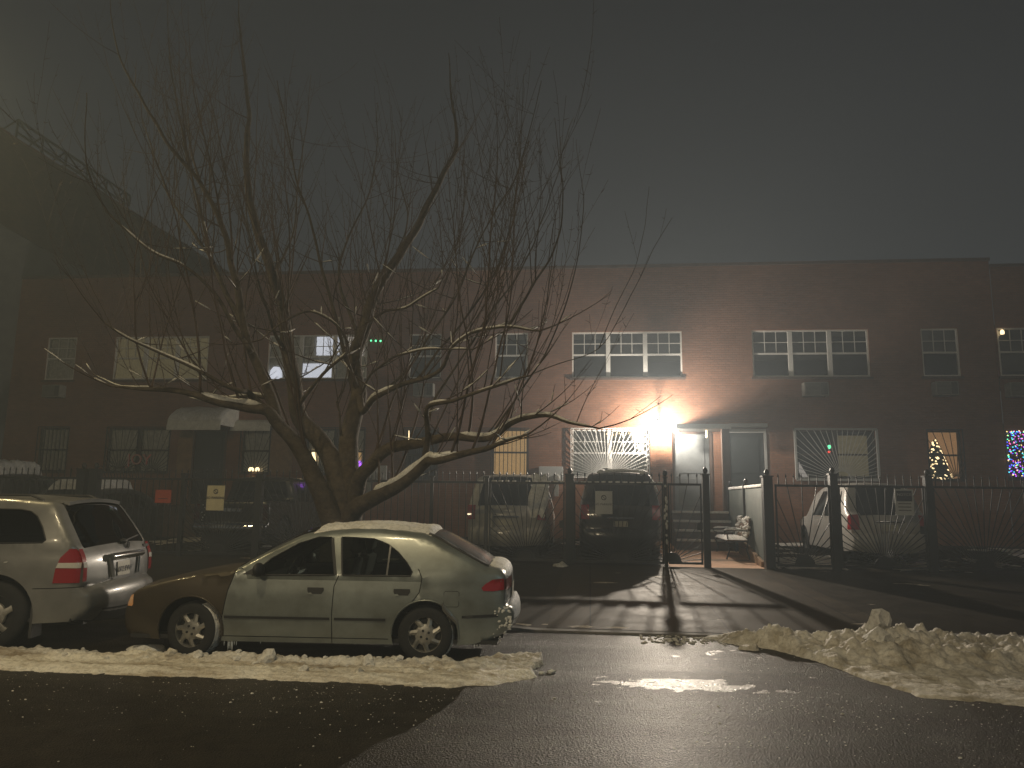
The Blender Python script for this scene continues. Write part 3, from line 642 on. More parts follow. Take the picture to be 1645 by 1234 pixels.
# divider panel wall right of the path
dv = tag(empty('divider_wall', (3.82, 17.2, gz(17.2))), 'grey green divider panels with snow on top running back beside the bench', 'divider wall')
b = MB(); b.add([(0, 0, -.1), (0, 4.2, .05), (0, 4.2, 1.75), (0, 0, 1.75), (.09, 0, -.1), (.09, 4.2, .05), (.09, 4.2, 1.75), (.09, 0, 1.75)], [(0, 1, 2, 3), (7, 6, 5, 4), (3, 2, 6, 7), (0, 3, 7, 4), (1, 5, 6, 2)]); b.build('panel', M['green_wall'], dv)
b = MB(); b.box((-.03, .05, 1.75), (.12, 2.0, 1.82)); b.box((-.03, 2.15, 1.75), (.12, 4.1, 1.82)); b.build('snow_cap', M['snow'], dv, bevel=.02)
for y in (-.04, 2.07, 4.2):
    b = MB(); b.box((-.04, y-.05, -.1), (.13, y+.05, 1.86)); b.lump((.045, y, 1.93), (.05, .05, .07), amp=0); b.build('post', M['iron'], dv)
b = MB(); b.add([(-.08, .1, -.1), (-.08, 2.6, 0), (-.08, 2.6, .55), (-.08, .1, .12), (-.01, .1, -.1), (-.01, 2.6, 0), (-.01, 2.6, .55), (-.01, .1, .12)], [(0, 3, 2, 1), (4, 5, 6, 7), (3, 7, 6, 2), (0, 4, 7, 3), (1, 2, 6, 5)]); b.build('base_board', M['tan'], dv)
# iron bench under snow
bn = tag(empty('park_bench', (3.15, 18.5, gz(18.6))), 'iron armed park bench covered in snow inside the gate', 'bench')
for y in (0, 1.55):
    b = MB()
    b.tube([(.06, y, 0), (.13, y, .2), (.06, y, .40), (.10, y, .46)], [.02, .017, .02, .02], 7); b.tube([(.60, y, 0), (.53, y, .2), (.56, y, .42), (.62, y, .95)], [.02, .018, .02, .02], 7)
    b.tube([(.08, y, .43), (.3, y, .40), (.56, y, .43)], .018, 7); b.tube([(.10, y, .24), (.3, y, .32), (.54, y, .24)], .013, 6)
    b.tube([(.58, y, .66), (.35, y, .68), (.10, y, .66), (.02, y, .64), (.03, y, .58), (.09, y, .58), (.10, y, .46)], .019, 7); b.build('iron_end', M['iron'], bn, smooth=60)
b = MB()
for k in range(5): b.box((.08+k*.095, -.03, .425), (.16+k*.095, 1.58, .45))
b.build('seat', M['benchwood'], bn); b = MB()
for k in range(4):
    t = .52+k*.11; b.box((.555+k*.018, -.03, t), (.58+k*.018, 1.58, t+.09))
b.build('backrest', M['benchwood'], bn)
b = MB()
def snowslab(b, x0, x1, y0, y1, z, t, seed=0, n=14, m=20, fx=None):
    vs = []
    for i in range(n+1):
        for j in range(m+1):
            u, v = i/n, j/m; ed = min(u, 1-u, v, 1-v); h = t*(1-(1-min(1, ed*6))**2)+t*.5*noise.noise(Vector((u*4*(x1-x0)*3+seed, v*4*(y1-y0)*3, seed)))*min(1, ed*8)
            x = lerp(x0, x1, u); y = lerp(y0, y1, v); vs.append((x, y, (fx(x, y) if fx else z)+max(h, 0)))
    b.add(vs, [(i*(m+1)+j, (i+1)*(m+1)+j, (i+1)*(m+1)+j+1, i*(m+1)+j+1) for i in range(n) for j in range(m)])
snowslab(b, .04, .56, -.05, 1.6, .452, .07, 1)
for y in (0, 1.55): snowslab(b, 0, .6, y-.03, y+.03, .675, .035, 2, 10, 4)
for k in range(60):
    y = R.uniform(0, 1.55); z = R.uniform(.52, .98); b.lump((.56+.16*(z-.52), y, z), (.05, .07, .05), k, 1)
b.build('snow_cover', M['snow'], bn, smooth=180)

# ================================================================== fence
def fz(X): return .25
fence = tag(empty('iron_fence', (0, FY, 0)), 'black spiked iron fence with sunburst panels running along the whole forecourt', 'fence')
RAIL = 2.04
def post(X, w, h=2.2, ball=True, parent=None, n='post'):
    b = MB(); b.box((X-w/2, -w/2, .1), (X+w/2, w/2, h)); b.box((X-w/2-.02, -w/2-.02, h), (X+w/2+.02, w/2+.02, h+.03))
    if ball: b.lump((X, 0, h+.10), (.055, .055, .075), amp=0, sub=2)
    return b.build(n, M['iron'], parent or fence)
def panel(x0, x1, kind, parent, name='panel', y=0.0, cx=None, spikes=True):
    b = MB(); zb = .34; b.bar((x0, y, zb), (x1, y, zb), .05); b.bar((x0, y, RAIL), (x1, y, RAIL), .05)
    n = max(2, int((x1-x0)/.155))
    if kind == 'pick':
        for k in range(1, n): b.bar((lerp(x0, x1, k/n), y, zb), (lerp(x0, x1, k/n), y, RAIL), .018)
    else:
        sunbars(b, x0, x1, zb+.02, RAIL, y, cx if cx is not None else (x0+x1)/2, zb+.02, .20, max(15, int((x1-x0)*15)), .017, frame=False)
        if cx is None or x0 < cx < x1: b.lathe([(.001, 0), (.19, 0), (.19, .012), (.001, .012)], Matrix.Translation((cx if cx is not None else (x0+x1)/2, y+.005, zb+.02)) @ Matrix.Rotation(math.pi/2, 4, 'X'), 16, math.pi)
        b.bar((x0+.02, y, zb), (x0+.02, y, RAIL), .035); b.bar((x1-.02, y, zb), (x1-.02, y, RAIL), .035)
    if spikes:
        for k in range(n):
            x = lerp(x0, x1, (k+.5)/n); b.bar((x, y, RAIL), (x, y, RAIL+.18), .018); b.lathe([(.008, 0), (.02, .025), (.001, .09)], Matrix.Translation((x, y, RAIL+.17)), 6)
    return b.build(name, M['iron'], parent)
bays = [(-18.9, -15.6, 'pick'), (-15.6, -12.25, 'pick'), (-11.75, -9.58, 'pick'), (-9.58, -7.71, 'sun'), (-7.71, -5.48, 'sun'), (-5.48, -3.60, 'pick'), (-3.60, -2.33, 'pick'), (-.36, 1.62, 'sun'), (4.02, 5.17, 'sun'), (7.29, 9.18, 'sun'), (9.18, 11.2, 'sun'), (11.2, 14, 'pick')]
for a, c, k in bays: panel(a, c, k, fence)
for X, w in ((-15.6, .08), (-9.58, .10), (-7.71, .16), (-5.48, .09), (-3.6, .07), (-2.33, .08), (9.18, .09), (11.2, .09)): post(X, w, 2.15, False)
post(-12.16, .2, 2.24); post(-11.84, .2, 2.24); post(-.45, .19, 2.22); post(1.66, .07, 2.18); post(2.54, .14, 2.25); post(3.86, .2, 2.22); post(5.25, .16, 2.28); post(7.21, .15, 2.25)
b = MB()
for k in range(8): b.tube([(-10.9-.0+.16*k-1.0, 0, RAIL)]+[(-11.9+.16*k+.08*math.cos(t), 0, RAIL+.22+.08*math.sin(t)) for t in (math.pi, 2.3, 1.57, .8, 0)]+[(-11.74+.16*k, 0, RAIL)], .012, 5) if k % 2 else None
b.build('hoop_top', M['iron'], fence)
b = MB()
for x in [v*.155 for v in range(-16, 11)]:
    if R.random() < .9: b.box((x-.05, -.03, RAIL+.022), (x+.05+R.uniform(-.02, .02), .03, RAIL+.045+R.uniform(0, .012)))
b.build('snow_cap', M['snow'], fence, bevel=.006)
b = MB()
for i in range(14):
    z = R.uniform(.4, 2.1); b.lump((1.66+R.uniform(-.03, .03), -.03, z), (.03, .02, R.uniform(.03, .09)), i, 1)
b.build('snow_patch', M['snow'], fence)
def gate(x0, x1, label, cx=None):
    g = tag(empty('iron_gate', ((x0+x1)/2, FY, .05)), label, 'gate', 'sunburst gates in the fence'); m = (x0+x1)/2; w = (x1-x0)/2-.01
    p = panel(-w, w, 'sun', g, 'sunburst_panel', cx=None if cx is None else cx-m); p.location.z = -.05
    b = MB(); b.box((w-.12, -.03, 1.0), (w-.03, .03, 1.16)); b.build('lock', M['iron'], g)
gate(-2.28, -.55, 'black sunburst iron gate in front of the white car left of the lantern'); gate(1.70, 2.46, 'narrow black sunburst gate directly beneath the glaring lantern', 1.78); gate(5.34, 7.13, 'black sunburst iron gate in front of the white hatchback at right')
def sign(px, y0, y1, w, label, board, paint):
    p = at(px, (y0+y1)/2, Y=FY-.05); h = at(px, y0, Y=FY-.05).z-at(px, y1, Y=FY-.05).z
    r = tag(empty('fence_sign', p), label, 'sign'); b = MB(); b.box((-w/2, 0, -h/2), (w/2, .012, h/2)); b.build('board', M[board], r); paint(r, w, h); return r
def stripe(r, x0, x1, z0, z1, mat): b = MB(); b.box((x0, -.004, z0), (x1, -.001, z1)); b.build('print', M[mat], r)
def pA(r, w, h):
    b = MB(); b.tube([(.05*math.cos(t), -.003, .15+.05*math.sin(t)) for t in [k*math.pi/8 for k in range(17)]], .010, 5); b.bar((-.035, -.003, .185), (.035, -.003, .115), .012); b.build('emblem', M['ink'], r)
    text('lettering', 'NO PARKING', .078, (0, -.004, .0), 'ink', r, .001, off=.002)
    for k, (a, c) in enumerate(((-.17, .17), (-.15, .15))): stripe(r, a, c, -.075-k*.035, -.063-k*.035, 'ink') if False else None
sign(346, 780, 820, .43, 'cream NO PARKING sign on the dark fence above the pickup truck', 'sign', pA)
sign(262, 787, 808, .40, 'small red sign on the dark fence between the two left cars', 'signred', lambda r, w, h: stripe(r, -.12, .12, -.06, -.045, 'ink'))
def pC(r, w, h):
    b = MB(); b.tube([(.05*math.cos(t), -.003, .11+.05*math.sin(t)) for t in [k*math.pi/8 for k in range(17)]], .009, 5); b.bar((-.03, -.003, .145), (.03, -.003, .075), .012); b.build('emblem', M['ink'], r)
    text('lettering', 'NO PARKING', .066, (0, -.004, -.04), 'ink', r, .001)
sign(970, 789, 826, .38, 'pale sign on the fence in front of the black car beside the lantern', 'signwhite', pC)
def pD(r, w, h):
    stripe(r, -w/2+.03, w/2-.03, .02, h/2-.03, 'ink')
    text('lettering', 'NOTICE', .075, (0, -.007, .16), 'signwhite', r, .001)
    for k in range(3): stripe(r, -.13, .13, -.04-k*.07, -.02-k*.07, 'brown')
sign(1453, 786, 828, .38, 'white framed notice with a dark upper half on the gate before the white hatchback', 'signwhite', pD)

# ================================================================== cars
class Car:
    def __init__(s, root, spec):
        s.r = root; s.q = spec; s.L = spec['L']; s.Wd = spec['W']/2
        ctrl = [(x, z) for x, z, *_ in spec['outline']]; s.out, s.ci = catmull([(x, z, 0) for x, z in ctrl], .05)
        s.out = [(p.x, p.y) for p in s.out]; s.tags = []
        cur = None
        for i in range(len(spec['outline'])):
            t = spec['outline'][i]
            if len(t) > 2: cur = t[2]
            a = s.ci[i]; e_ = s.ci[i+1] if i+1 < len(s.ci) else a+1
            s.tags += [cur]*(e_-a)
        zr = spec['rocker']; self_bot = spec.get('bottom') or [(s.out[-1][0]-.1, zr), (s.out[0][0]+.1, zr)]
        s.poly = s.out+self_bot; s.H = max(z for x, z in s.out)
        s.rr = spec.get('round', .07)
    def yw(s, x, z, edge=True):
        q = s.q; w = s.Wd; zb = q['belt']
        if z > zb: w -= (z-zb)*q['tum']+.05*((z-zb)/(s.H-zb))**2
        zl = .62
        if z < zl: w -= .075*((zl-z)/zl)**2
        if z < zb: w -= .02*max(0, 1-abs(z-zb)/.18)
        pf, cf = q['front']; pr, cr = q['rear']
        if x < pf: w -= cf*((pf-x)/pf)**2.4
        if x > s.L-pr: w -= cr*((x-s.L+pr)/pr)**2.4
        if edge:
            d = s.dist(x, z)
            if d < s.rr: w -= s.rr-math.sqrt(max(0, s.rr**2-(s.rr-d)**2))
        return max(w, .05)
    def dist(s, x, z):
        best = 1e9
        for (a, b), (c, d) in zip(s.out, s.out[1:]):
            if abs(a-x) > .4 and abs(c-x) > .4: continue
            ux, uz = c-a, d-b; L2 = ux*ux+uz*uz; t = 0 if L2 < 1e-12 else max(0, min(1, ((x-a)*ux+(z-b)*uz)/L2))
            e_ = math.hypot(x-a-ux*t, z-b-uz*t)
            if e_ < best: best = e_
        return best
    def cdt(s, polys, extra, step=.07):
        pts = []; ed = []
        for P in polys:
            n0 = len(pts); PP = []
            for i in range(len(P)):
                a, c = P[i], P[(i+1) % len(P)]; k = max(1, int(math.hypot(c[0]-a[0], c[1]-a[1])/step))
                PP += [(lerp(a[0], c[0], j/k), lerp(a[1], c[1], j/k)) for j in range(k)]
            pts += PP; m = len(PP); ed += [(n0+i, n0+(i+1) % m) for i in range(m)]
        xs = [p[0] for p in polys[0]]; zs = [p[1] for p in polys[0]]
        x = min(xs)+step/2
        while x < max(xs):
            z = min(zs)+step/2
            while z < max(zs):
                if inpoly(x, z, polys[0]): pts.append((x+R.uniform(-.006, .006), z+R.uniform(-.006, .006)))
                z += step
            x += step
        pts += extra
        vo, _, fo, _, _, _ = geometry.delaunay_2d_cdt([Vector(p) for p in pts], ed, [], 0, 1e-5)
        return vo, fo
    def side_patch(s, poly, off, name, mat, parent, sides=(-1, 1), step=.06, edge=True, smooth=60, combine=False):
        vo, fo = s.cdt([poly], [], step); fs = []
        for f in fo:
            c = sum((vo[i] for i in f), Vector((0, 0)))/3
            if inpoly(c.x, c.y, poly): fs.append(f)
        outs = []; b = MB()
        for sd in sides:
            if not combine: b = MB()
            b.add([(v.x, sd*(s.yw(v.x, v.y, edge)+off), v.y) for v in vo], [tuple(f) if sd < 0 else tuple(f)[::-1] for f in fs])
            if not combine: outs.append(b.build(name, M[mat], parent, smooth=smooth))
        if combine: outs.append(b.build(name, M[mat], parent, smooth=smooth))
        return outs
    def sp(s, i, y, off=0.0):
        x, z = s.out[i]; a = s.out[max(i-1, 0)]; c = s.out[min(i+1, len(s.out)-1)]
        t = Vector((c[0]-a[0], c[1]-a[1])).normalized(); n = Vector((-t.y, t.x))
        ys = s.yw(x, z); cr = s.q['crown'].get(s.tags[min(i, len(s.tags)-1)], .04); k = cr*(1-(y/ys)**2)+off
        return Vector((x+n.x*k, y, z+n.y*k)), ys
    def crown_at(s, i):
        # smoothed crown
        n = len(s.tags); v = 0; m = 0
        for j in range(max(0, i-3), min(n, i+4)): v += s.q['crown'].get(s.tags[j], .04); m += 1
        return v/m
    def spt(s, i, y, off=0.0):
        x, z = s.out[i]; a = s.out[max(i-1, 0)]; c = s.out[min(i+1, len(s.out)-1)]
        t = Vector((c[0]-a[0], c[1]-a[1])).normalized(); n = Vector((-t.y, t.x))
        ys = s.yw(x, z); k = s.crown_at(i)*(1-min(1, abs(y)/ys)**2.2)+off
        return Vector((x+n.x*k, y, z+n.y*k))
    def ysl(s, i): return s.yw(*s.out[i])
    def rear_patch(s, poly, off, name, mat, parent, step=.05, n0=None):
        # poly in (y, z) on the rear face, z mapped to the outline behind the roof
        k0 = n0 if n0 is not None else next(i for i, t in enumerate(s.tags) if t == s.q['rearstart'])
        zs = [(s.out[i][1], i) for i in range(k0, len(s.out))]
        def P(y, z):
            for (za, ia), (zc, ic) in zip(zs, zs[1:]):
                if (za-z)*(zc-z) <= 0 and za != zc:
                    t = (z-za)/(zc-za); return s.spt(ia, y, off)*(1-t)+s.spt(ic, y, off)*t
            return s.spt(zs[-1][1], y, off) if z < zs[-1][0] else s.spt(zs[0][1], y, off)
        vo, fo = s.cdt([poly], [], step); b = MB()
        b.add([P(v.x, v.y) for v in vo], [tuple(f) for f in fo if inpoly(sum(vo[i].x for i in f)/3, sum(vo[i].y for i in f)/3, poly)])
        o = b.build(name, M[mat], parent, smooth=60); s.P = P; return o
    def shell(s, detail=True):
        q = s.q; r = s.r; arches = [(ax, q['wr'], q['arch']) for ax in q['axles']]
        holes = [list(w) for w in q['windows']]
        arcs = [[(ax+ra*math.cos(t), wz+ra*math.sin(t)) for t in [k*2*math.pi/40 for k in range(40)]] for ax, wz, ra in arches]
        seams = []
        for S in q.get('seams', []):
            for a, c in zip(S, S[1:]):
                d = Vector((c[0]-a[0], c[1]-a[1])).normalized(); n = Vector((-d.y, d.x))*.0045; d *= .002
                seams.append([(a[0]-d.x-n.x, a[1]-d.y-n.y), (c[0]+d.x-n.x, c[1]+d.y-n.y), (c[0]+d.x+n.x, c[1]+d.y+n.y), (a[0]-d.x+n.x, a[1]-d.y+n.y)])
        extra = []
        for i in range(1, len(s.out)-1):
            a, c = s.out[i-1], s.out[i+1]; t = Vector((c[0]-a[0], c[1]-a[1])).normalized(); n = Vector((t.y, -t.x))
            for d in (.006, .02, .045):
                if d < s.rr: extra.append((s.out[i][0]+n.x*d, s.out[i][1]+n.y*d))
        vo, fo = s.cdt([s.poly]+holes+arcs+seams+[p for _, p, _ in q.get('regions', [])], extra, .075)
        reg = {}
        for f in fo:
            cx = sum(vo[i].x for i in f)/3; cz = sum(vo[i].y for i in f)/3
            if not inpoly(cx, cz, s.poly) or any(inpoly(cx, cz, h) for h in holes) or any((cx-ax)**2+(cz-wz)**2 < (ra*.998)**2 for ax, wz, ra in arches) or any(inpoly(cx, cz, h) for h in seams): continue
            nm = 'body'
            for k, (n_, P, mt) in enumerate(q.get('regions', [])):
                if inpoly(cx, cz, P): nm = k; break
            reg.setdefault(nm, []).append(f)
        W_ = [s.yw(v.x, v.y) for v in vo]
        def flat(fs, sd, b):
            used = sorted({i for f in fs for i in f}); mp = {u: k for k, u in enumerate(used)}
            b.add([(vo[u].x, sd*W_[u], vo[u].y) for u in used], [tuple(mp[i] for i in f) if sd < 0 else tuple(mp[i] for i in f)[::-1] for f in fs])
        body = MB()
        for sd in (-1, 1): flat(reg['body'], sd, body)
        # centre strip
        NY = 14; glassrows = {}
        def row(i, y0, y1, n, off=0): return [s.spt(i, lerp(y0, y1, k/n)*1.0, off) for k in range(n+1)]
        parts = {}
        n = len(s.out)
        for i in range(n-1):
            tg = s.tags[i]; tgt = body
            mt = q['stripmat'].get(tg, 'body')
            if mt != 'body': tgt = parts.setdefault((tg, mt), MB())
            if tg.startswith('glass'):
                g = parts.setdefault((tg, mt), MB()); m = q.get('pillar', .075); y0, y1 = s.ysl(i), s.ysl(i+1)
                A = row(i, -(y0-m), y0-m, NY, -.006); B = row(i+1, -(y1-m), y1-m, NY, -.006); g.add(A+B, [(k, k+1, NY+2+k, NY+1+k) for k in range(NY)])
                for sd in (-1, 1):
                    A = row(i, sd*(y0-m), sd*y0, 2); B = row(i+1, sd*(y1-m), sd*y1, 2); body.add(A+B, [(k, k+1, 4+k, 3+k) if sd > 0 else (k+1, k, 3+k, 4+k) for k in range(2)])
                continue
            y0, y1 = s.ysl(i), s.ysl(i+1); A = row(i, -y0, y0, NY); B = row(i+1, -y1, y1, NY)
            tgt.add(A+B, [(k, k+1, NY+2+k, NY+1+k) for k in range(NY)])
        bo = body.build('body', M[q['mat']], r, smooth=45, merge=True)
        for (tg, mt), b in parts.items():
            b.build({'glassf': 'windshield', 'glassr': 'rear_window'}.get(tg, tg), M[mt], r, smooth=45, merge=True)
        for k, (nm, P, mt) in enumerate(q.get('regions', [])):
            if k in reg:
                for sd in (-1, 1):
                    b = MB(); flat(reg[k], sd, b); b.build(nm, M[mt], r, smooth=45)
        # dark inner shell and floor
        b = MB(); ins = s.Wd-.26; zt = q['belt']-.10
        xs = [p for p in s.out]; fx0 = min(x for x, z in xs)+.12; fx1 = max(x for x, z in xs)-.12
        def zin(x):
            z = max([lerp(a[1], c[1], (x-a[0])/(c[0]-a[0]+1e-9)) for a, c in zip(s.out, s.out[1:]) if min(a[0], c[0]) <= x <= max(a[0], c[0])] or [.5]); return min(z-.09, zt)
        N = 24
        top = [(lerp(fx0, fx1, k/N), max(.34, zin(lerp(fx0, fx1, k/N)))) for k in range(N+1)]
        ring = [(fx0, .24)]+top+[(fx1, .24)]
        b.prism([(x, z) for x, z in ring][::-1], 2*ins, Matrix.Translation((0, ins, 0)) @ Mr)
        b.box((fx0+.05, -s.Wd+.08, q['rocker']+.01), (fx1-.05, s.Wd-.08, q['rocker']+.05))
        for ax in q['axles']:
            for sd in (-1, 1): b.box((ax-q['arch']-.02, sd*(s.Wd-.34), .25), (ax+q['arch']+.02, sd*(s.Wd-.30), q['wr']+q['arch']+.02))
        b.build('underbody', M['trim'], r)
        for w in q['windows']:
            s.side_patch(w, -.012, 'side_window', q.get('sideglass', 'tint'), r, step=.08)
            if detail:
                for sd in (-1, 1):
                    b = MB(); P = list(w)+[w[0]]; pp = []
                    for a, c in zip(P, P[1:]):
                        k = max(1, int(math.hypot(c[0]-a[0], c[1]-a[1])/.06))
                        for j in range(k): x, z = lerp(a[0], c[0], j/k), lerp(a[1], c[1], j/k); pp.append((x, sd*(s.yw(x, z)+.001), z))
                    pp.append(pp[0]); b.tube(pp, .008, 5, cap=False); b.build('window_trim', M['trim'], r)
        return bo
    def wheels(s, spokes=7, snow=(), steer=0.0, mat='alloy', fancy=True):
        q = s.q; R0 = q['wr']; tw = .19
        for ai, ax in enumerate(q['axles']):
            for sd in (-1, 1):
                w = MB(); o = empty('wheel', (ax, sd*(s.Wd-.035), R0)); o.parent = s.r
                rot = Matrix.Rotation(math.pi/2*(1 if sd < 0 else -1), 4, 'X')
                if ai == 0 and steer: rot = Matrix.Rotation(steer, 4, 'Z') @ rot
                rr = R0*.64
                w.lathe([(rr-.01, .005), (rr+.008, .006), (R0*.80, .012), (R0*.93, .002), (R0*.985, -.02), (R0, -.045), (R0, -tw+.045), (R0*.97, -tw+.01), (R0*.75, -tw), (rr, -tw)], rot, 40)
                w.build('tyre', M['rubber'], o, smooth=40)
                m = MB(); m.lathe([(rr+.006, .002), (rr-.012, .0), (rr-.018, -.05), (rr-.03, -.09), (.04, -.10), (.001, -.10)], rot, 36)
                m.build('rim', M[mat], o, smooth=40)
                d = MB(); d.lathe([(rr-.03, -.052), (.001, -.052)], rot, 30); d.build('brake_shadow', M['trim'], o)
                if fancy:
                    k_ = MB(); k_.lathe([(rr*.60, -.03), (rr*.56, -.012), (rr*.40, -.003), (rr*.16, -.001), (.001, .002)], rot, 24)
                    for k in range(spokes):
                        a = 2*math.pi*k/spokes+.2; sw = .35
                        A = Vector((math.cos(a), math.sin(a), 0)); T = Vector((-math.sin(a), math.cos(a), 0))
                        p0 = A*rr*.46; p1 = A*(rr*.74)+T*rr*.10; p2 = A*(rr-.008)+T*rr*.22
                        vs = []
                        for p, wd, h in ((p0, rr*.17, -.006), (p1, rr*.135, -.012), (p2, rr*.16, -.022)):
                            vs += [p-T*wd+Vector((0, 0, h-.004)), p+Vector((0, 0, h+.006)), p+T*wd+Vector((0, 0, h-.004)), p+T*wd+Vector((0, 0, h-.03)), p-T*wd+Vector((0, 0, h-.03))]
                        k_.add(vs, [(5*j+i, 5*j+(i+1) % 5, 5*j+5+(i+1) % 5, 5*j+5+i) for j in (0, 1) for i in range(5)], rot)
                    k_.build('hubcap', M[mat], o, smooth=40)
                    nut = MB()
                    for k in range(4): a = k*math.pi/2+.5; nut.lathe([(.001, .006), (.013, .006), (.014, -.004)], rot @ Matrix.Translation((rr*.24*math.cos(a), rr*.24*math.sin(a), 0)), 8)
                    nut.build('wheel_nuts', M['trim'], o)
                if (ai, sd) in snow:
                    t = MB(); vs = []; n = 40; a0, a1 = snow[(ai, sd)]
                    for i in range(n+1):
                        a = lerp(a0, a1, i/n)
                        for j, (dz, dr) in enumerate(((-.012, .002), (-.05, .012), (-.09, .014), (-tw+.03, .006))):
                            f = math.sin(math.pi*i/n)**.4; g = 1+.7*noise.noise(Vector((a*5, j*1.3, 3))); k = R0+dr*f*g-.006*(1-f) - (.012 if noise.noise(Vector((a*9, j*2.0, 8))) < -.25 else 0)
                            if j == 0: k = R0*.985
                            vs.append((k*math.cos(a), k*math.sin(a), dz))
                    t.add(vs, [(i*4+j, i*4+j+1, i*4+5+j, i*4+4+j) for i in range(n) for j in range(3)], rot)
                    t.build('packed_snow', M['snow'], o, smooth=60)
def top_snow(car, i0, i1, y0f, y1f, t, seed=0, ny=40, parent=None, mat='snow', edge=1.0, name='snow_cover'):
    n = i1-i0; vs = []; sub = 3; rows = []
    for i in range(n*sub+1):
        f = i/sub; k = i0+int(f); fr = f-int(f); k2 = min(k+1, i1)
        u = i/(n*sub)
        for j in range(ny+1):
            v = j/ny; y = None
            p0 = car.spt(k, lerp(y0f, y1f, v)*car.ysl(k), 0); p1 = car.spt(k2, lerp(y0f, y1f, v)*car.ysl(k2), 0); p = p0*(1-fr)+p1*fr
            ed = min(u*n*.05/.05, (1-u)*n*.05/.05*1.0, v*12, (1-v)*12); q = Vector((p.x*5+seed, p.y*5, seed))
            nz = noise.noise(q)*.5+noise.noise(q*3)*.35+noise.noise(q*8)*.2
            irregular = ed-1.1*edge*(.5+noise.noise(q*1.3))
            h = t*(1+.55*nz)*max(0, min(1, irregular*.9))-.006*(1 if irregular <= 0 else 0)
            vs.append((p.x, p.y, p.z+h))
    b = MB(); m = ny+1; R_ = n*sub
    b.add(vs, [(i*m+j, i*m+j+1, (i+1)*m+j+1, (i+1)*m+j) for i in range(R_) for j in range(ny)])
    return b.build(name, M[mat], parent or car.r, smooth=180)
def arcpts(cx, cz, r, a0, a1, n=8): return [(cx+r*math.cos(rad(lerp(a0, a1, k/n))), cz+r*math.sin(rad(lerp(a0, a1, k/n)))) for k in range(n+1)]

# ---------------------------------------------------------------- the sedan
sedan = tag(empty('parked_sedan', (0, 0, 0)), 'dented silver green four door sedan with a brown front wing and snow on its roof', 'car')
sd_spec = dict(L=4.32, W=1.69, rocker=.19, belt=.86, tum=.36, front=(.9, .20), rear=(.85, .15), wr=.295, arch=.355, axles=[.86, 3.39], round=.055, mat='silver', rearstart='tail', pillar=.075,
  outline=[(.10, .20, 'front_bumper'), (.035, .27), (.02, .40), (.045, .52), (.06, .545, 'nose'), (.10, .63), (.17, .685, 'hood'), (.45, .775), (.80, .855), (1.16, .905), (1.30, .935, 'glassf'), (1.62, 1.115), (1.98, 1.29), (2.12, 1.325, 'roof'), (2.45, 1.368), (2.85, 1.375), (3.18, 1.345), (3.36, 1.315, 'glassr'), (3.66, 1.17), (3.98, 1.01), (4.04, .99, 'trunk'), (4.16, .975), (4.21, .94), (4.235, .88, 'tail'), (4.23, .70), (4.235, .60, 'rear_bumper'), (4.295, .575), (4.325, .50), (4.315, .42), (4.22, .31), (4.02, .215)],
  bottom=[(3.8, .20), (3.7, .19), (.55, .19)],
  crown=dict(front_bumper=.10, nose=.09, hood=.045, glassf=.10, roof=.035, glassr=.09, trunk=.04, tail=.05, rear_bumper=.05),
  stripmat=dict(front_bumper='bronze', nose='bronze', hood='bronze', glassf='cargl', glassr='frost'), sideglass='cargl',
  windows=[[(1.50, .885), (2.40, .895), (2.36, 1.05), (2.30, 1.285), (2.16, 1.285), (1.95, 1.215), (1.68, 1.055)], [(2.49, .895), (3.22, .90), (3.235, .94), (3.17, 1.03), (3.06, 1.14), (2.94, 1.22), (2.78, 1.275), (2.42, 1.29)]],
  seams=[[(1.20, .19), (1.205, .45), (1.25, .72), (1.31, .90)], [(2.40, .19), (2.39, .50), (2.40, .78), (2.445, .895)], [(3.04, .36), (3.10, .50), (3.22, .60), (3.32, .73), (3.345, .88), (3.30, .97)], [(1.20, .245), (3.0, .245)]],
  regions=[('front_fender', [(-.2, .0), (1.20, .0), (1.205, .45), (1.25, .72), (1.31, .90), (1.38, 1.2), (-.2, 1.2)], 'bronze'),
           ('front_door', [(1.20, .245), (1.205, .45), (1.25, .72), (1.31, .90), (1.33, .955), (1.42, .93), (1.45, .84), (2.40, .84), (2.39, .50), (2.40, .245)], 'silver'),
           ('rear_door', [(2.40, .245), (2.39, .50), (2.40, .84), (3.34, .84), (3.32, .73), (3.22, .60), (3.10, .50), (3.04, .36), (3.0, .245)], 'silver')])
C1 = Car(sedan, sd_spec); C1.shell(); C1.wheels(7, {(0, -1): (-1.0, 1.25), (1, -1): (-1.35, .75)}, steer=-.16)
for z0, x0, x1 in ((.445, 1.23, 2.37), (.445, 2.42, 2.97)): C1.side_patch([(x0, z0-.013), (x1, z0-.013), (x1, z0+.013), (x0, z0+.013)], .010, 'side_moulding', 'trim', sedan)
C1.side_patch([(3.78, .475), (4.16, .485), (4.16, .515), (3.78, .50)], .006, 'bumper_moulding', 'trim', sedan)
for x in (2.20, 3.13):
    for a in C1.side_patch([(x-.085, .735), (x-.07, .70), (x+.07, .70), (x+.095, .735), (x+.09, .765), (x-.085, .765)], .005, 'door_handle', 'trim', sedan): pass
    C1.side_patch([(x-.075, .71), (x-.06, .695), (x-.02, .695), (x-.04, .715)], .016, 'handle_edge', 'silver', sedan)
# fuel flap outline
b = MB()
fp = [(3.585, .605), (3.585, .735), (3.60, .75), (3.73, .75), (3.745, .735), (3.745, .605), (3.73, .59), (3.60, .59), (3.585, .605)]
b.tube([(x, -(C1.yw(x, z)-.0015), z) for x, z in fp], .0045, 4, cap=False); b.build('fuel_flap', M['trim'], sedan)
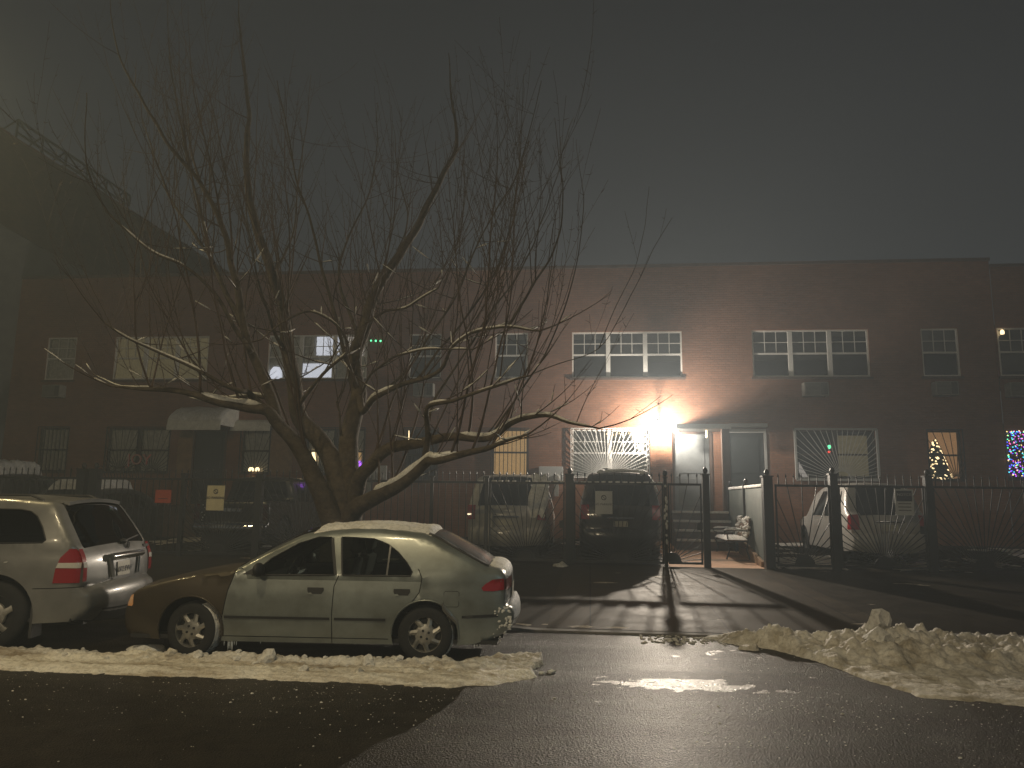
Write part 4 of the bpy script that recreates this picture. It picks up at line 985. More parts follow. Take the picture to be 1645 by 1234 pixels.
# crease and torn wing behind the rear wheel
b = MB(); pp = [(3.57, .62), (3.60, .56), (3.66, .50), (3.72, .44), (3.74, .40)]; vs = []
for i, (x, z) in enumerate(pp):
    y = C1.yw(x, z); wd = .028*math.sin(math.pi*(i+.6)/5); vs += [(x-wd, -(y+.002), z-.01), (x+.004, -(y+.028), z+.004), (x+wd*.9, -(y+.003), z+.012)]
b.add(vs, [(3*i+j, 3*i+j+1, 3*i+4+j, 3*i+3+j) for i in range(4) for j in (0, 1)]); b.build('bent_wing_edge', M['champagne'], sedan, smooth=50)
# wheel arch lips
for ax in (.86, 3.39):
    for sd in (-1, 1):
        b = MB(); b.tube([(ax+.36*math.cos(t), sd*(C1.yw(ax+.36*math.cos(t), .295+.36*math.sin(t))+.001), .295+.36*math.sin(t)) for t in [rad(a) for a in range(-8, 190, 9)]], .012, 6); b.build('arch_lip', M['bronze' if ax < 1 else 'silver'], sedan, smooth=60)
# lamps, mirrors
C1.side_patch([(3.98, .785), (4.02, .825), (4.10, .872), (4.215, .88), (4.222, .765), (4.10, .75), (4.0, .755)], .008, 'tail_light', 'redlens', sedan, step=.03)
for sd in (-1, 1): C1.rear_patch([(sd*.30, .76), (sd*.30, .875), (sd*.80, .875), (sd*.80, .76)][::sd], .008, 'tail_light', 'redlens', sedan)
C1.rear_patch([(-.26, .64), (.26, .64), (.26, .80), (-.26, .80)], .012, 'licence_plate', 'plate', sedan)
C1.side_patch([(.085, .52), (.075, .55), (.12, .635), (.16, .645), (.165, .54), (.15, .52)], .008, 'corner_light', 'amber', sedan, step=.025)
for sd in (-1, 1):
    b = MB(); b.lump((1.60, sd*(C1.Wd+.07), .945), (.055, .11, .075), 3, 3, .05); b.tube([(1.60, sd*(C1.Wd-.06), .91), (1.60, sd*(C1.Wd+.05), .93)], .03, 8); b.build('door_mirror', M['trim'], sedan, smooth=180)
b = MB(); b.add([C1.side_patch and (1.40, sd*(C1.yw(1.40, .89)+.004), .89) for sd in (-1,)]+[(1.53, -(C1.yw(1.53, .89)+.004), .89), (1.55, -(C1.yw(1.55, .99)+.004), .985)], [(0, 1, 2)]); b.build('mirror_base', M['trim'], sedan)
# B pillar and quarter glass bars
for P, n in (([(2.31, 1.285), (2.405, .90), (2.425, .90), (2.33, 1.285)], 'pillar_cover'), ([(2.405, 1.285), (2.475, .90), (2.49, .90), (2.42, 1.285)], 'pillar_cover'), ([(2.96, 1.215), (2.955, .905), (2.975, .905), (2.98, 1.20)], 'quarter_bar')):
    C1.side_patch(P, .009, n, 'trim' if n != 'quarter_bar' else 'greypaint', sedan, step=.05)
# cabin
def seat(car, x, y, parent):
    b = MB(); b.box((x-.25, y-.24, .38), (x+.25, y+.24, .52)); a = Matrix.Translation((x+.22, y, .48)) @ Matrix.Rotation(rad(12), 4, 'Y')
    b.box((-.06, -.23, 0), (.06, .23, .58), a); b.box((-.05, -.13, .64), (.05, .13, .82), a); b.box((-.01, -.06, .55), (.01, -.04, .66), a); b.box((-.01, .04, .55), (.01, .06, .66), a)
    b.build('seat', M['seat'], parent, bevel=.03)
for y in (-.36, .36): seat(C1, 2.15, y, sedan)
b = MB(); a = Matrix.Translation((3.18, 0, .48)) @ Matrix.Rotation(rad(18), 4, 'Y'); b.box((-.06, -.62, 0), (.06, .62, .50), a); b.box((2.72, -.62, .38), (3.2, .62, .50))
for y in (-.36, .36): b.box((-.05, y-.14, .5), (.05, y+.14, .66), a)
b.build('rear_seat', M['seat'], sedan, bevel=.03)
b = MB(); b.box((1.35, -.66, .60), (1.66, .66, .84)); b.build('dashboard', M['trim'], sedan, bevel=.04)
swm = Matrix.Translation((1.80, -.36, .90)) @ Matrix.Rotation(rad(-64), 4, 'Y')
b = MB(); b.tube([swm @ Vector((.185*math.cos(t), .185*math.sin(t), 0)) for t in [k*math.pi/14 for k in range(29)]], .015, 7, cap=False); b.bar(swm @ Vector((0, -.17, 0)), swm @ Vector((0, .17, 0)), .03); b.bar(swm @ Vector((0, 0, 0)), swm @ Vector((-.17, 0, 0)), .03); b.lump(swm @ Vector((0, 0, 0)), (.05, .05, .05), 1); b.build('steering_wheel', M['greypaint'], sedan, smooth=60)
k = C1.tags.index('glassr'); k1 = len(C1.tags)-1-C1.tags[::-1].index('glassr')+1
for sd in (-1, 1):
    b = MB(); b.tube([C1.spt(i, sd*(C1.ysl(i)-.055), .001) for i in range(k, k1+1)], [.022]*(k1-k+1), 6); b.build('rear_window_seal', M['trim'], sedan, smooth=60)
# snow lying on it
idx = lambda car, tg: (car.tags.index(tg), len(car.tags)-1-car.tags[::-1].index(tg)+1)
i0, i1 = idx(C1, 'roof'); top_snow(C1, i0-1, i1+1, -1.0, 1.0, .040, 3, 44, edge=.75)
i0, i1 = idx(C1, 'trunk'); top_snow(C1, i0, i1, -.98, .99, .013, 5, 40, mat='snow', edge=.75)
i0, i1 = idx(C1, 'rear_bumper'); top_snow(C1, i0, i0+5, -.99, .99, .018, 9, 40, edge=.6)
b = MB()
for k in range(34):
    x = lerp(4.29, 4.12, R.random()**1.7); z = .575-R.random()**1.6*.26*(1 if x > 4.12 else .4); b.lump((x, -(C1.yw(min(x, 4.27), z)-.002), z), (R.uniform(.01, .03), .007, R.uniform(.008, .022)), k, 1)
for k in range(8):
    x = R.uniform(4.1, 4.25); z = R.uniform(.22, .40); b.lump((x, -(C1.yw(x, z)-.001), z), (.010, .004, .009), k, 1)
tag(b.build('frozen_spray', M['snow'], sedan), kind='stuff')
for k in range(16):
    x = R.choice([R.uniform(1.22, 1.36), R.uniform(1.22, 2.9), R.uniform(3.9, 4.15)]); l = R.uniform(.03, .15 if x < 1.4 else .05)
    b = MB(); b.lathe([(.009, 0), (.006, -l*.5), (.0008, -l)], Matrix.Translation((x, -C1.yw(x, .2)+.03, .205)), 6); b.build('icicle', M['ice'], sedan)

# ---------------------------------------------------------------- the estate in front
suv = tag(empty('parked_suv', (0, 0, 0)), 'champagne silver sport utility vehicle seen from behind at the left edge', 'car')
sv_spec = dict(L=4.79, W=1.93, rocker=.28, belt=1.10, tum=.26, front=(.9, .2), rear=(.75, .13), wr=.365, arch=.445, axles=[.95, 3.78], round=.075, mat='champagne', rearstart='glassr', pillar=.055,
  outline=[(.12, .30, 'front_bumper'), (.05, .45), (.06, .68), (.12, .82, 'nose'), (.25, .98, 'hood'), (.8, 1.06), (1.30, 1.13, 'glassf'), (1.7, 1.40), (2.05, 1.55), (2.25, 1.595, 'roof'), (2.9, 1.64), (3.6, 1.64), (4.05, 1.61), (4.25, 1.58, 'glassr'), (4.40, 1.39), (4.57, 1.13), (4.60, 1.08, 'tailgate'), (4.66, .95), (4.68, .74), (4.675, .66), (4.70, .635, 'rear_bumper'), (4.76, .60), (4.775, .50), (4.76, .40), (4.66, .30)],
  bottom=[(4.2, .28), (.5, .28)],
  crown=dict(front_bumper=.16, nose=.12, hood=.05, glassf=.08, roof=.04, glassr=.07, tailgate=.075, rear_bumper=.10),
  stripmat=dict(glassf='cargl', glassr='tint'), sideglass='tint',
  windows=[[(1.72, 1.13), (2.55, 1.13), (2.55, 1.52), (2.2, 1.51)], [(2.64, 1.13), (3.34, 1.13), (3.36, 1.53), (2.64, 1.53)], [(3.52, 1.20), (3.60, 1.14), (4.24, 1.155), (4.27, 1.185), (4.20, 1.32), (4.11, 1.44), (4.02, 1.495), (3.90, 1.515), (3.46, 1.52)]],
  seams=[[(2.6, .3), (2.6, 1.12)], [(3.42, .8), (3.45, 1.12)], [(4.20, .655), (4.68, .665)]])
C2 = Car(suv, sv_spec); C2.shell(); C2.wheels(5)
C2.side_patch([(4.40, .715), (4.655, .715), (4.655, 1.0), (4.58, 1.085), (4.53, 1.085), (4.45, .99), (4.415, .86)], .012, 'tail_light', 'redlens', suv, step=.03)
C2.side_patch([(4.42, .88), (4.655, .875), (4.655, .935), (4.44, .935)], .018, 'reverse_lens', 'clearlens', suv, step=.03)
for sd in (-1, 1):
    C2.rear_patch([(sd*.80, .725), (sd*.80, 1.075), (sd*.885, 1.075), (sd*.885, .725)][::sd], .012, 'tail_light', 'redlens', suv)
    C2.rear_patch([(sd*.802, .875), (sd*.802, .935), (sd*.885, .935), (sd*.885, .875)][::sd], .018, 'reverse_lens', 'clearlens', suv)
def rbox(y0, y1, z0, z1, off, name, mat): return C2.rear_patch([(y0, z0), (y1, z0), (y1, z1), (y0, z1)], off, name, mat, suv)
rbox(-.33, .36, .70, .72, .02, 'plate_recess_lip', 'champagne'); rbox(-.30, .33, .725, .90, -.001, 'plate_recess', 'champagne')
rbox(-.22, .09, .735, .885, .012, 'licence_plate', 'plate')
Pp = C2.P
t_ = text('plate_number', 'NY EVW', .085, Pp(-.065, .80)+Vector((.018, 0, 0)), 'ink', suv, .001, (math.pi/2, 0, math.pi/2), off=.002)
b = MB(); b.tube([Pp(y, .945)+Vector((.03, 0, 0)) for y in [lerp(-.40, .40, k/10) for k in range(11)]], .042, 10); b.build('chrome_handle', M['chrome'], suv, smooth=60)
for sd, y in ((-1, -.39), (1, .37)): 
    b = MB(); b.bar(Pp(y, .93)+Vector((.012, 0, 0)), Pp(y-.05*sd, .73)+Vector((.012, 0, 0)), .02, .05); b.build('recess_edge', M['champagne'], suv, bevel=.006)
# caliper shaped emblem, wiper, spoiler, badge
b = MB(); c = Pp(.10, 1.035)+Vector((.014, 0, 0))
b.tube([c+Vector((0, .035*math.cos(t), .045*math.sin(t))) for t in [rad(a) for a in range(-60, 241, 25)]], .006, 5); b.bar(c+Vector((0, -.018, -.03)), c+Vector((0, 0, .035)), .009); b.bar(c+Vector((0, .018, -.03)), c+Vector((0, 0, .035)), .009); b.bar(c+Vector((0, -.014, -.005)), c+Vector((0, .014, -.005)), .007); b.build('emblem', M['greypaint'], suv)
b = MB(); p = Pp(.02, 1.085)+Vector((.02, 0, .0)); b.lump(p, (.04, .07, .035), 2, 2, .1); b.bar(p, Pp(.55, 1.15)+Vector((.02, 0, 0)), .015); b.build('rear_wiper', M['trim'], suv)
b = MB(); c = Pp(.74, 1.035); b.box((c.x, .66, 1.02), (c.x+.02, .80, 1.055)); b.build('badge', M['greypaint'], suv)
k = C2.tags.index('glassr'); b = MB()
vs = []
for j in range(17):
    y = lerp(-.62, .62, j/16); p = C2.spt(k, y); q = C2.spt(k-3, y); vs += [q+Vector((0, 0, .004)), p+Vector((.07, 0, .012)), p+Vector((.06, 0, -.03)), p+Vector((-.01, 0, -.01))]
b.add(vs, [(4*j+i, 4*j+(i+1) % 4, 4*j+4+(i+1) % 4, 4*j+4+i) for j in range(16) for i in range(4)]+[(0, 1, 2, 3), (67, 66, 65, 64)]); b.build('spoiler', M['champagne'], suv, smooth=40)
rbox(-.62, .62, .60, .635, -.004, 'bumper_step', 'trim')
rbox(-.60, .70, .30, .42, .004, 'bumper_valance', 'trim')
b = MB()
for sd in (-1, 1):
    b.tube([(2.3, sd*.66, 1.62), (2.4, sd*.66, 1.675), (3.9, sd*.66, 1.675), (4.05, sd*.66, 1.62)], .016, 6)
b.build('roof_rail', M['greypaint'], suv)
C2.side_patch([(3.86, .93), (3.90, .935), (3.905, .95), (3.87, .945)], .008, 'chip', 'whitebar', suv, sides=(-1,))
b = MB(); b.box((4.17, -.90, .12), (4.20, -.70, .50)); b.build('mud_flap', M['greypaint'], suv)
i0, i1 = idx(C2, 'roof'); top_snow(C2, i0, i0+4, -.9, .9, .02, 11, 30, edge=1)

def park(o, lx, ly, X, Y, rz, sc):
    o.scale = (sc, sc, sc); o.rotation_euler = (0, 0, rad(rz)); c, s_ = math.cos(rad(rz)), math.sin(rad(rz)); o.location = (X-sc*(lx*c-ly*s_), Y-sc*(lx*s_+ly*c), 0)
park(sedan, .86, -.81, -4.075, 7.57, 3.6, .955); park(suv, 4.655, -.93, -5.50, 7.76, 8.5, .97)
# ---------------------------------------------------------------- cars behind the fence (tails to the street)
def van_spec(L, W, H, mat, rearlean=.35, belt=1.02, glass_z=1.1):
    h = H
    return dict(L=L, W=W, rocker=.26, belt=belt, tum=.22, front=(.9, .2), rear=(.7, .13), wr=.34, arch=.42, axles=[.9, L-.95], round=.08, mat=mat, rearstart='glassr', pillar=.12,
      outline=[(.12, .28, 'front_bumper'), (.05, .45), (.06, .62), (.12, .76, 'nose'), (.25, .9, 'hood'), (.8, .99), (1.15, 1.05, 'glassf'), (1.6, h-.22), (1.95, h-.08), (2.15, h-.04, 'roof'), (2.8, h), (L-1.2, h-.01), (L-.65-rearlean*.2, h-.04), (L-.18-rearlean, h-.09, 'glassr'), (L-.16-rearlean*.3, glass_z+.12), (L-.12, glass_z, 'tailgate'), (L-.06, glass_z-.2), (L-.06, .66), (L-.02, .63, 'rear_bumper'), (L, .52), (L-.02, .40), (L-.10, .29)],
      bottom=[(L-.6, .26), (.5, .26)], crown=dict(front_bumper=.15, nose=.12, hood=.05, glassf=.08, roof=.04, glassr=.05, tailgate=.05, rear_bumper=.07),
      stripmat=dict(glassf='tint', glassr='pane'), sideglass='pane',
      windows=[[(1.75, belt+.03), (2.6, belt+.03), (2.6, h-.16), (2.2, h-.17)], [(2.7, belt+.03), (3.5, belt+.03), (3.5, h-.16), (2.7, h-.16)], [(3.6, belt+.03), (L-.42-rearlean*.5, belt+.06), (L-.52-rearlean*.7, h-.2), (3.6, h-.16)]], seams=[])
def tail_car(name, X0, X1, H, L, mat, label, cat='car', Yr=17.55, lean=.35, gz_=1.1, snow=None, lights=True, belt=1.0):
    W_ = X1-X0; r = tag(empty(name, ((X0+X1)/2, Yr+L, gz(19)-.02), -math.pi/2), label, cat)
    c = Car(r, van_spec(L, W_, H, mat, lean, belt, gz_)); c.shell(False); c.wheels(fancy=False)
    for sd in (-1, 1):
        c.rear_patch([(sd*(W_/2-.24), gz_-.30), (sd*(W_/2-.24), gz_+.02), (sd*(W_/2-.06), gz_+.02), (sd*(W_/2-.06), gz_-.30)][::sd], .012, 'tail_light', 'redlens', r)
    c.side_patch([(L-.24, gz_-.30), (L-.075, gz_-.30), (L-.14, gz_+.02), (L-.22, gz_+.02)], .01, 'tail_light', 'redlens', r, step=.04)
    c.rear_patch([(-.16, .74), (.16, .74), (.16, .87), (-.16, .87)], .01, 'licence_plate', 'plate', r)
    b = MB(); b.tube([c.P(lerp(-.3, .3, k/6), .93)+Vector((.02, 0, 0)) for k in range(7)], .02, 7); b.build('tailgate_handle', M['chrome'], r)
    if snow:
        i0, i1 = idx(c, 'roof'); top_snow(c, i0, i1, -.97, .97, snow, 13, 30, edge=.6)
    return c, r
cw, rw = tail_car('white_suv', -2.92, -.98, 1.92, 4.6, 'whitepaint', 'white sport utility vehicle with a cloth over its right rear corner behind the gate', gz_=1.16, belt=1.08)
b = MB()   # cloth hanging over its corner
vs = []; n = 16
for i in range(n+1):
    t = i/n
    for j in range(7):
        u = j/6; w = 1-.25*t
        y = lerp(.56, 1.02, u)*1.0; x = 4.42+.18*t+.03*noise.noise(Vector((u*4, t*5, 1))); z = lerp(1.90, .95, t)+.05*math.sin(u*9+t*4)
        if u > .5: y = min(y, .97+.02*math.sin(t*11))
        vs.append((x-(.5-u if u < .3 else 0)*.1+.12*(t > .3), y+.05*math.sin(t*7+u*5), z))
b.add(vs, [(i*7+j, i*7+j+1, i*7+8+j, i*7+7+j) for i in range(n) for j in range(6)])
o = b.build('draped_cloth', M['snow'], None, smooth=180); o.matrix_world = rw.matrix_basis.copy(); tag(o, 'pale crumpled cloth draped over the right rear corner of the white car', 'cloth')
cb, rb = tail_car('black_suv', -.26, 1.66, 2.0, 4.75, 'blackpaint', 'tall black sport utility vehicle with a snow bundle on its roof below the lantern', gz_=1.2, belt=1.14, lean=.28)
b = MB(); b.tube([(4.15, -.42, 1.98), (4.15, -.25, 2.03), (4.12, .1, 2.045), (4.12, .45, 2.03), (4.2, .66, 1.96)], [.05, .04, .045, .035, .05], 9); b.lump((4.15, -.42, 2.0), (.11, .1, .07), 3); b.lump((4.15, .58, 1.98), (.11, .12, .07), 4); b.tube([(4.2, .66, 1.95), (4.38, .80, 1.75), (4.5, .86, 1.55)], .02, 6)
b.build('snow_cover', M['snow'], rb, smooth=180)
ch, rh = tail_car('white_hatchback', 5.72, 7.48, 1.80, 4.5, 'whitepaint', 'white hatchback parked behind the right hand sunburst gate', gz_=1.06, belt=1.0, lean=.45)
# pickup truck
pk = tag(empty('pickup_truck', (-8.70, 17.55+5.3, gz(19)-.02), -math.pi/2), 'dark pickup truck with chrome rear bumper behind the cream sign', 'truck')
spk = dict(L=5.3, W=1.95, rocker=.40, belt=1.16, tum=.24, front=(.9, .2), rear=(.4, .05), wr=.39, arch=.48, axles=[.95, 4.2], round=.05, mat='blackpaint', rearstart='tailgate', pillar=.12,
   outline=[(.12, .40, 'front_bumper'), (.05, .55), (.06, .80), (.12, 1.0, 'nose'), (.25, 1.1, 'hood'), (1.2, 1.2), (1.5, 1.25, 'glassf'), (1.95, 1.62), (2.2, 1.76), (2.35, 1.80, 'roof'), (2.9, 1.83), (3.40, 1.80), (3.50, 1.76, 'glassr'), (3.56, 1.28), (3.60, 1.22, 'bed'), (4.4, 1.20), (5.14, 1.20), (5.17, 1.17, 'tailgate'), (5.18, .9), (5.18, .68), (5.24, .66, 'rear_bumper'), (5.30, .60), (5.29, .50), (5.2, .44)],
   bottom=[(4.8, .42), (.5, .40)], crown=dict(front_bumper=.15, nose=.1, hood=.05, glassf=.08, roof=.04, glassr=.03, bed=.0, tailgate=.02, rear_bumper=.05),
   stripmat=dict(glassf='tint', glassr='pane', rear_bumper='chrome'), sideglass='pane', windows=[[(1.85, 1.2), (2.6, 1.2), (2.6, 1.68), (2.25, 1.68)], [(2.7, 1.2), (3.35, 1.2), (3.3, 1.66), (2.7, 1.68)]], seams=[])
cp = Car(pk, spk); cp.shell(False); cp.wheels(fancy=False)
for sd in (-1, 1): cp.rear_patch([(sd*.80, .75), (sd*.80, 1.12), (sd*.945, 1.12), (sd*.945, .75)][::sd], .015, 'tail_light', 'darklens', pk)
cp.rear_patch([(-.3, .95), (.3, .95), (.3, 1.03), (-.3, 1.03)], .012, 'tailgate_handle', 'chrome', pk)
b = MB()
for k in range(7): b.lump((5.24+.02*(k % 2), -.70+.03*(k % 3), .74+.06*k), (.02, .016, .018), k, 1)
b.build('frozen_drips', M['ice'], pk)
# two snow covered cars at far left
tail_car('snowed_in_car', -17.3, -15.2, 1.86, 4.3, 'greypaint', 'car under a thick smooth snow cover at the far left behind the fence', Yr=17.9, snow=.30, belt=1.0, gz_=1.05)
tail_car('snowed_in_car', -14.6, -12.6, 1.50, 4.3, 'greypaint', 'car under thick snow in front of the sunburst window with the JOY letters', Yr=18.1, snow=.22, belt=.92, gz_=.95)

# ================================================================== the bare street tree
TY = 10.8
tree = tag(empty('bare_tree', at(545, 930, Y=TY).xy.to_3d()+Vector((0, 0, .12))), 'large bare street tree with many forking stems and snow along its branches behind the sedan', 'tree')
TO = tree.location.copy()
limbs = []      # (points with radius)
def limb(pts, r0, r1, dy0=0.0, dy1=0.0, tr=None):
    n = len(pts); P3 = []; r0 = r0*(1 if not limbs else (1.02 if r0 > .14 else .82))
    for i, (x, y) in enumerate(pts):
        t = i/(n-1); P3.append(at(x, y, Y=TY+lerp(dy0, dy1, t)))
    c, _ = catmull(P3, .12); m = len(c); rs = [max(r1, lerp(r0, r1, (i/(m-1))**(.66 if r0 > .14 else .52))*.97) for i in range(m)]
    c = [p+Vector((noise.noise(p*2.3), noise.noise(p*2.3+Vector((9, 0, 0))), noise.noise(p*2.3+Vector((0, 9, 0)))))*min(.05, .02+rs[i]*.25)*(0 if i == 0 else 1) for i, p in enumerate(c)]
    limbs.append((c, rs)); return c, rs
limb([(545, 960), (546, 915), (545, 870), (545, 832)], .36, .27)
limb([(545, 860), (528, 822), (507, 769), (476, 718), (448, 680), (429, 658), (398, 655), (359, 648), (320, 637), (268, 626), (220, 625), (178, 621)], .20, .015, 0, -1.6)
limb([(448, 680), (435, 640), (421, 598), (404, 567), (394, 528), (384, 480), (370, 410), (352, 346), (319, 292), (275, 237), (239, 179), (209, 128), (188, 77), (178, 22)], .125, .008, -.5, -1.2)
limb([(394, 528), (367, 478), (343, 423), (310, 372), (280, 330), (262, 290), (245, 240), (228, 190)], .06, .008, -.7, .4)
limb([(550, 850), (545, 790), (530, 735), (510, 705), (487, 683), (480, 655), (470, 613), (464, 575), (462, 543), (456, 500), (440, 440), (424, 400), (408, 350), (398, 300), (395, 250), (400, 190), (393, 120), (385, 40), (384, -10)], .19, .007, 0, 1.2)
limb([(464, 575), (440, 530), (420, 470), (404, 400), (395, 345)], .05, .01, .5, -.6)
limb([(555, 850), (560, 769), (558, 722), (569, 676), (575, 633), (573, 610), (569, 575), (579, 547), (588, 520), (603, 468), (622, 435), (658, 385), (691, 323), (717, 270), (734, 234), (732, 191), (724, 145), (721, 86)], .20, .007, .1, .8)
limb([(573, 625), (584, 660), (600, 641), (627, 625), (670, 610), (709, 594), (728, 555), (767, 532), (814, 526), (868, 530)], .09, .012, .2, -1.8)
limb([(670, 610), (700, 570), (740, 520), (790, 450), (815, 380), (828, 310), (836, 240), (842, 120)], .032, .005, -.3, .9)
limb([(565, 840), (572, 790), (580, 762), (600, 742), (631, 722), (670, 713), (728, 703), (787, 703), (818, 683), (845, 670), (876, 666), (915, 679), (962, 689)], .15, .010, .1, -1.7)
limb([(560, 850), (574, 818), (600, 803), (631, 785), (670, 757), (690, 738), (701, 738), (748, 730), (787, 718), (806, 711), (850, 698)], .17, .012, 0, -2.2)
limb([(680, 745), (687, 700), (686, 656), (728, 645), (787, 623), (830, 608), (853, 602)], .075, .010, -.9, -2.6)
limb([(686, 690), (700, 640), (740, 580), (790, 500), (840, 430), (868, 360), (892, 290), (912, 210), (921, 190)], .032, .005, -.9, .5)
limb([(787, 703), (830, 640), (880, 560), (912, 480), (930, 400), (938, 320), (930, 270), (925, 225)], .024, .004, -.8, .6)
limb([(429, 658), (400, 632), (383, 628), (332, 602), (281, 579), (242, 561), (205, 543), (170, 520)], .07, .010, -.6, -2.4)
limb([(437, 640), (405, 635), (360, 640), (332, 634), (268, 625), (225, 622), (184, 618), (150, 600)], .05, .008, -.6, .9)
limb([(575, 633), (560, 590), (548, 540), (530, 480), (515, 420), (500, 360), (480, 300), (468, 240), (445, 130)], .06, .006, .2, -1.4)
limb([(579, 547), (560, 500), (545, 440), (560, 380), (590, 320), (603, 260), (606, 165)], .05, .006, .4, 1.5)
limb([(588, 520), (620, 500), (650, 495), (690, 470), (705, 462)], .035, .012, .3, -1.0)
limb([(600, 641), (650, 600), (690, 540), (730, 480), (760, 410), (800, 330), (830, 280), (870, 130)], .034, .005, 0, -1.0)
limb([(480, 655), (520, 600), (560, 560), (540, 520), (500, 500), (450, 520), (420, 545)], .05, .010, .3, -1.2)
limb([(575, 640), (600, 600), (640, 570), (700, 560), (760, 562)], .035, .010, .2, -1.5)
limb([(548, 700), (545, 660), (540, 645), (552, 625), (558, 600)], .025, .008, -.8, -1.0)
limb([(404, 567), (375, 520), (345, 470), (300, 430), (255, 410), (215, 380), (165, 330), (140, 270), (138, 150)], .05, .006, -.8, -2.0)
limb([(343, 423), (330, 380), (318, 320), (300, 250), (285, 170), (275, 110), (270, 40), (268, -5)], .04, .006, -.5, .6)
limb([(440, 440), (470, 380), (478, 300), (490, 220), (500, 120)], .035, .005, 1.0, 1.6)
limb([(622, 435), (640, 400), (655, 350), (640, 280), (632, 200)], .03, .005, .4, 1.5)
limb([(814, 526), (850, 470), (890, 400), (905, 330), (896, 240), (892, 190)], .03, .005, -1.2, -.2)
limb([(962, 560), (985, 500), (1015, 440), (1035, 370), (1042, 300)], .008, .003, -1.4, -.8)
limb([(853, 602), (900, 585), (962, 560), (1000, 500), (1030, 440), (1055, 390), (1080, 350)], .009, .003, -2.2, -1.2)
ENV = [(60, 330), (140, 200), (185, 30), (280, 0), (385, 0), (440, 130), (500, 110), (560, 230), (605, 165), (640, 190), (725, 90), (780, 190), (840, 100), (870, 110), (895, 190), (920, 280), (960, 340), (1045, 290), (1090, 380)]
def ztop(P):
    d = (P-cam.location); f = d.dot(fwd); px = IW/2+FPX*d.dot(RT)/f
    return at(px, interp(px, ENV), Y=P.y).z, px
tw = MB(); sn = MB(); nb_ = 0
def twig(p, d, L, r, depth):
    global nb_
    n = max(3, int(L/.20)); pts = [p.copy()]; cur = p.copy(); d = d.normalized(); bend = Vector((R.uniform(-1, 1), R.uniform(-1, 1), 0))*.10
    for i in range(n):
        d = (d+Vector((R.uniform(-.09, .09), R.uniform(-.09, .09), .05+.06*(1-d.z)))+bend*.25).normalized(); cur = cur+d*(L/n); pts.append(cur.copy())
    rs = [lerp(r, .0022, (i/n)**.8) for i in range(n+1)]
    tw.tube(pts, rs, 4 if r < .012 else 5, cap=False); nb_ += 1
    if depth > 0:
        for k in range(int(L*R.uniform(1.4, 2.6))):
            i = R.randint(int(n*.2), n-1); a = R.uniform(0, 6.28); sd = Vector((math.cos(a), math.sin(a), R.uniform(.3, 1.0)))
            twig(pts[i], (pts[min(i+1, n)]-pts[i]).normalized()*.8+sd*.6, L*R.uniform(.2, .48), rs[i]*.65, depth-1)
    for i in range(1, n):
        t = (pts[i+1 if i < n else i]-pts[i-1]).normalized()
        if abs(t.z) < .72 and pts[i].z < 5.6 and R.random() < .34 and rs[i] > .003:
            q0 = pts[i-1].lerp(pts[i], R.uniform(0, .5)); q1 = pts[i].lerp(pts[i+1], R.uniform(.1, .8)); up = Vector((0, -.2, 1))*(rs[i]+.005)
            sn.tube([q0+up*.3, pts[i]+up, q1+up*.3], [.004, R.uniform(.008, .016), .004], 5)
    for k in range(int(L*4)):                    # buds and spurs
        i = R.randint(1, n-1); a = R.uniform(0, 6.28); e_ = pts[i]+Vector((math.cos(a), math.sin(a), R.uniform(.2, .9)))*R.uniform(.02, .07)
        tw.tube([pts[i], e_], [.004, .0018], 3, cap=False)
for li, (c, rs) in enumerate(limbs):
    if li == 0: continue
    n = len(c); Lw = n*.12
    for k in range(int(Lw*3.4)):
        i = R.randint(int(n*.22), n-2); p = c[i]; zt, px = ztop(p); room = zt-p.z
        if room < .4 or (px > 880 and R.random() < .75): continue
        t = (c[i+1]-c[i-1]).normalized(); a = R.uniform(0, 6.28)
        if R.random() < .6: d = Vector((math.cos(a)*.42+t.x*.5, math.sin(a)*.45, 1.0)); L = min(room*R.uniform(.3, .95), 4.2)
        else: d = Vector((math.cos(a), math.sin(a), R.uniform(-.15, .5))); L = R.uniform(.35, 1.6)
        twig(p, d, max(L, .3), min(rs[i]*.5, .005+L*.0042), 1)
    if li > 0 and rs[-1] > .007: twig(c[-1], (c[-1]-c[-2]).normalized()+Vector((0, 0, .3)), 1.0, rs[-1], 1)
def rel(b): b.v = [tuple(Vector(v)-TO) for v in b.v]; return b
tb = MB(); tb.tube(limbs[0][0], limbs[0][1], 16)
rel(tb).build('trunk', M['bark'], tree, smooth=180)
lb = MB()
for c, rs in limbs[1:]: lb.tube(c, rs, 10 if rs[0] > .08 else 7)
rel(lb).build('limbs', M['bark'], tree, smooth=180)
rel(tw).build('twigs', M['twig'], tree, smooth=180)
# snow lying along the upper side of the limbs
def snowrun(c, rs, dens, seed):
    run = []
    for i in range(1, len(c)-1):
        t = (c[i+1]-c[i-1]).normalized(); ok = abs(t.z) < .80 and rs[i] > .006 and noise.noise(c[i]*1.1+Vector((seed, 0, 0))) > dens+(.25 if abs(t.z) > .55 else 0)
        if ok: run.append(i)
        if (not ok or i == len(c)-2) and run:
            if len(run) >= 3:
                pts = []; rr = []
                for k, j in enumerate(run):
                    f = min(1, k/1.5+.2, (len(run)-1-k)/1.5+.2); w = max(.013, min(rs[j]*.75, .06))*f*(1+.35*noise.noise(c[j]*7))
                    pts.append(c[j]+Vector((0, -rs[j]*.25, rs[j]*.80+w*.25))); rr.append(w)
                sn.tube(pts, rr, 7)
            run = []
for i, (c, rs) in enumerate(limbs[1:]): snowrun(c, rs, -.2 if i in (0, 6, 8, 9, 10, 13, 14, 17, 19, 20) else .02, i*3.7)
tag(rel(sn).build('snow_cover', M['snow'], tree, smooth=180), kind='stuff')

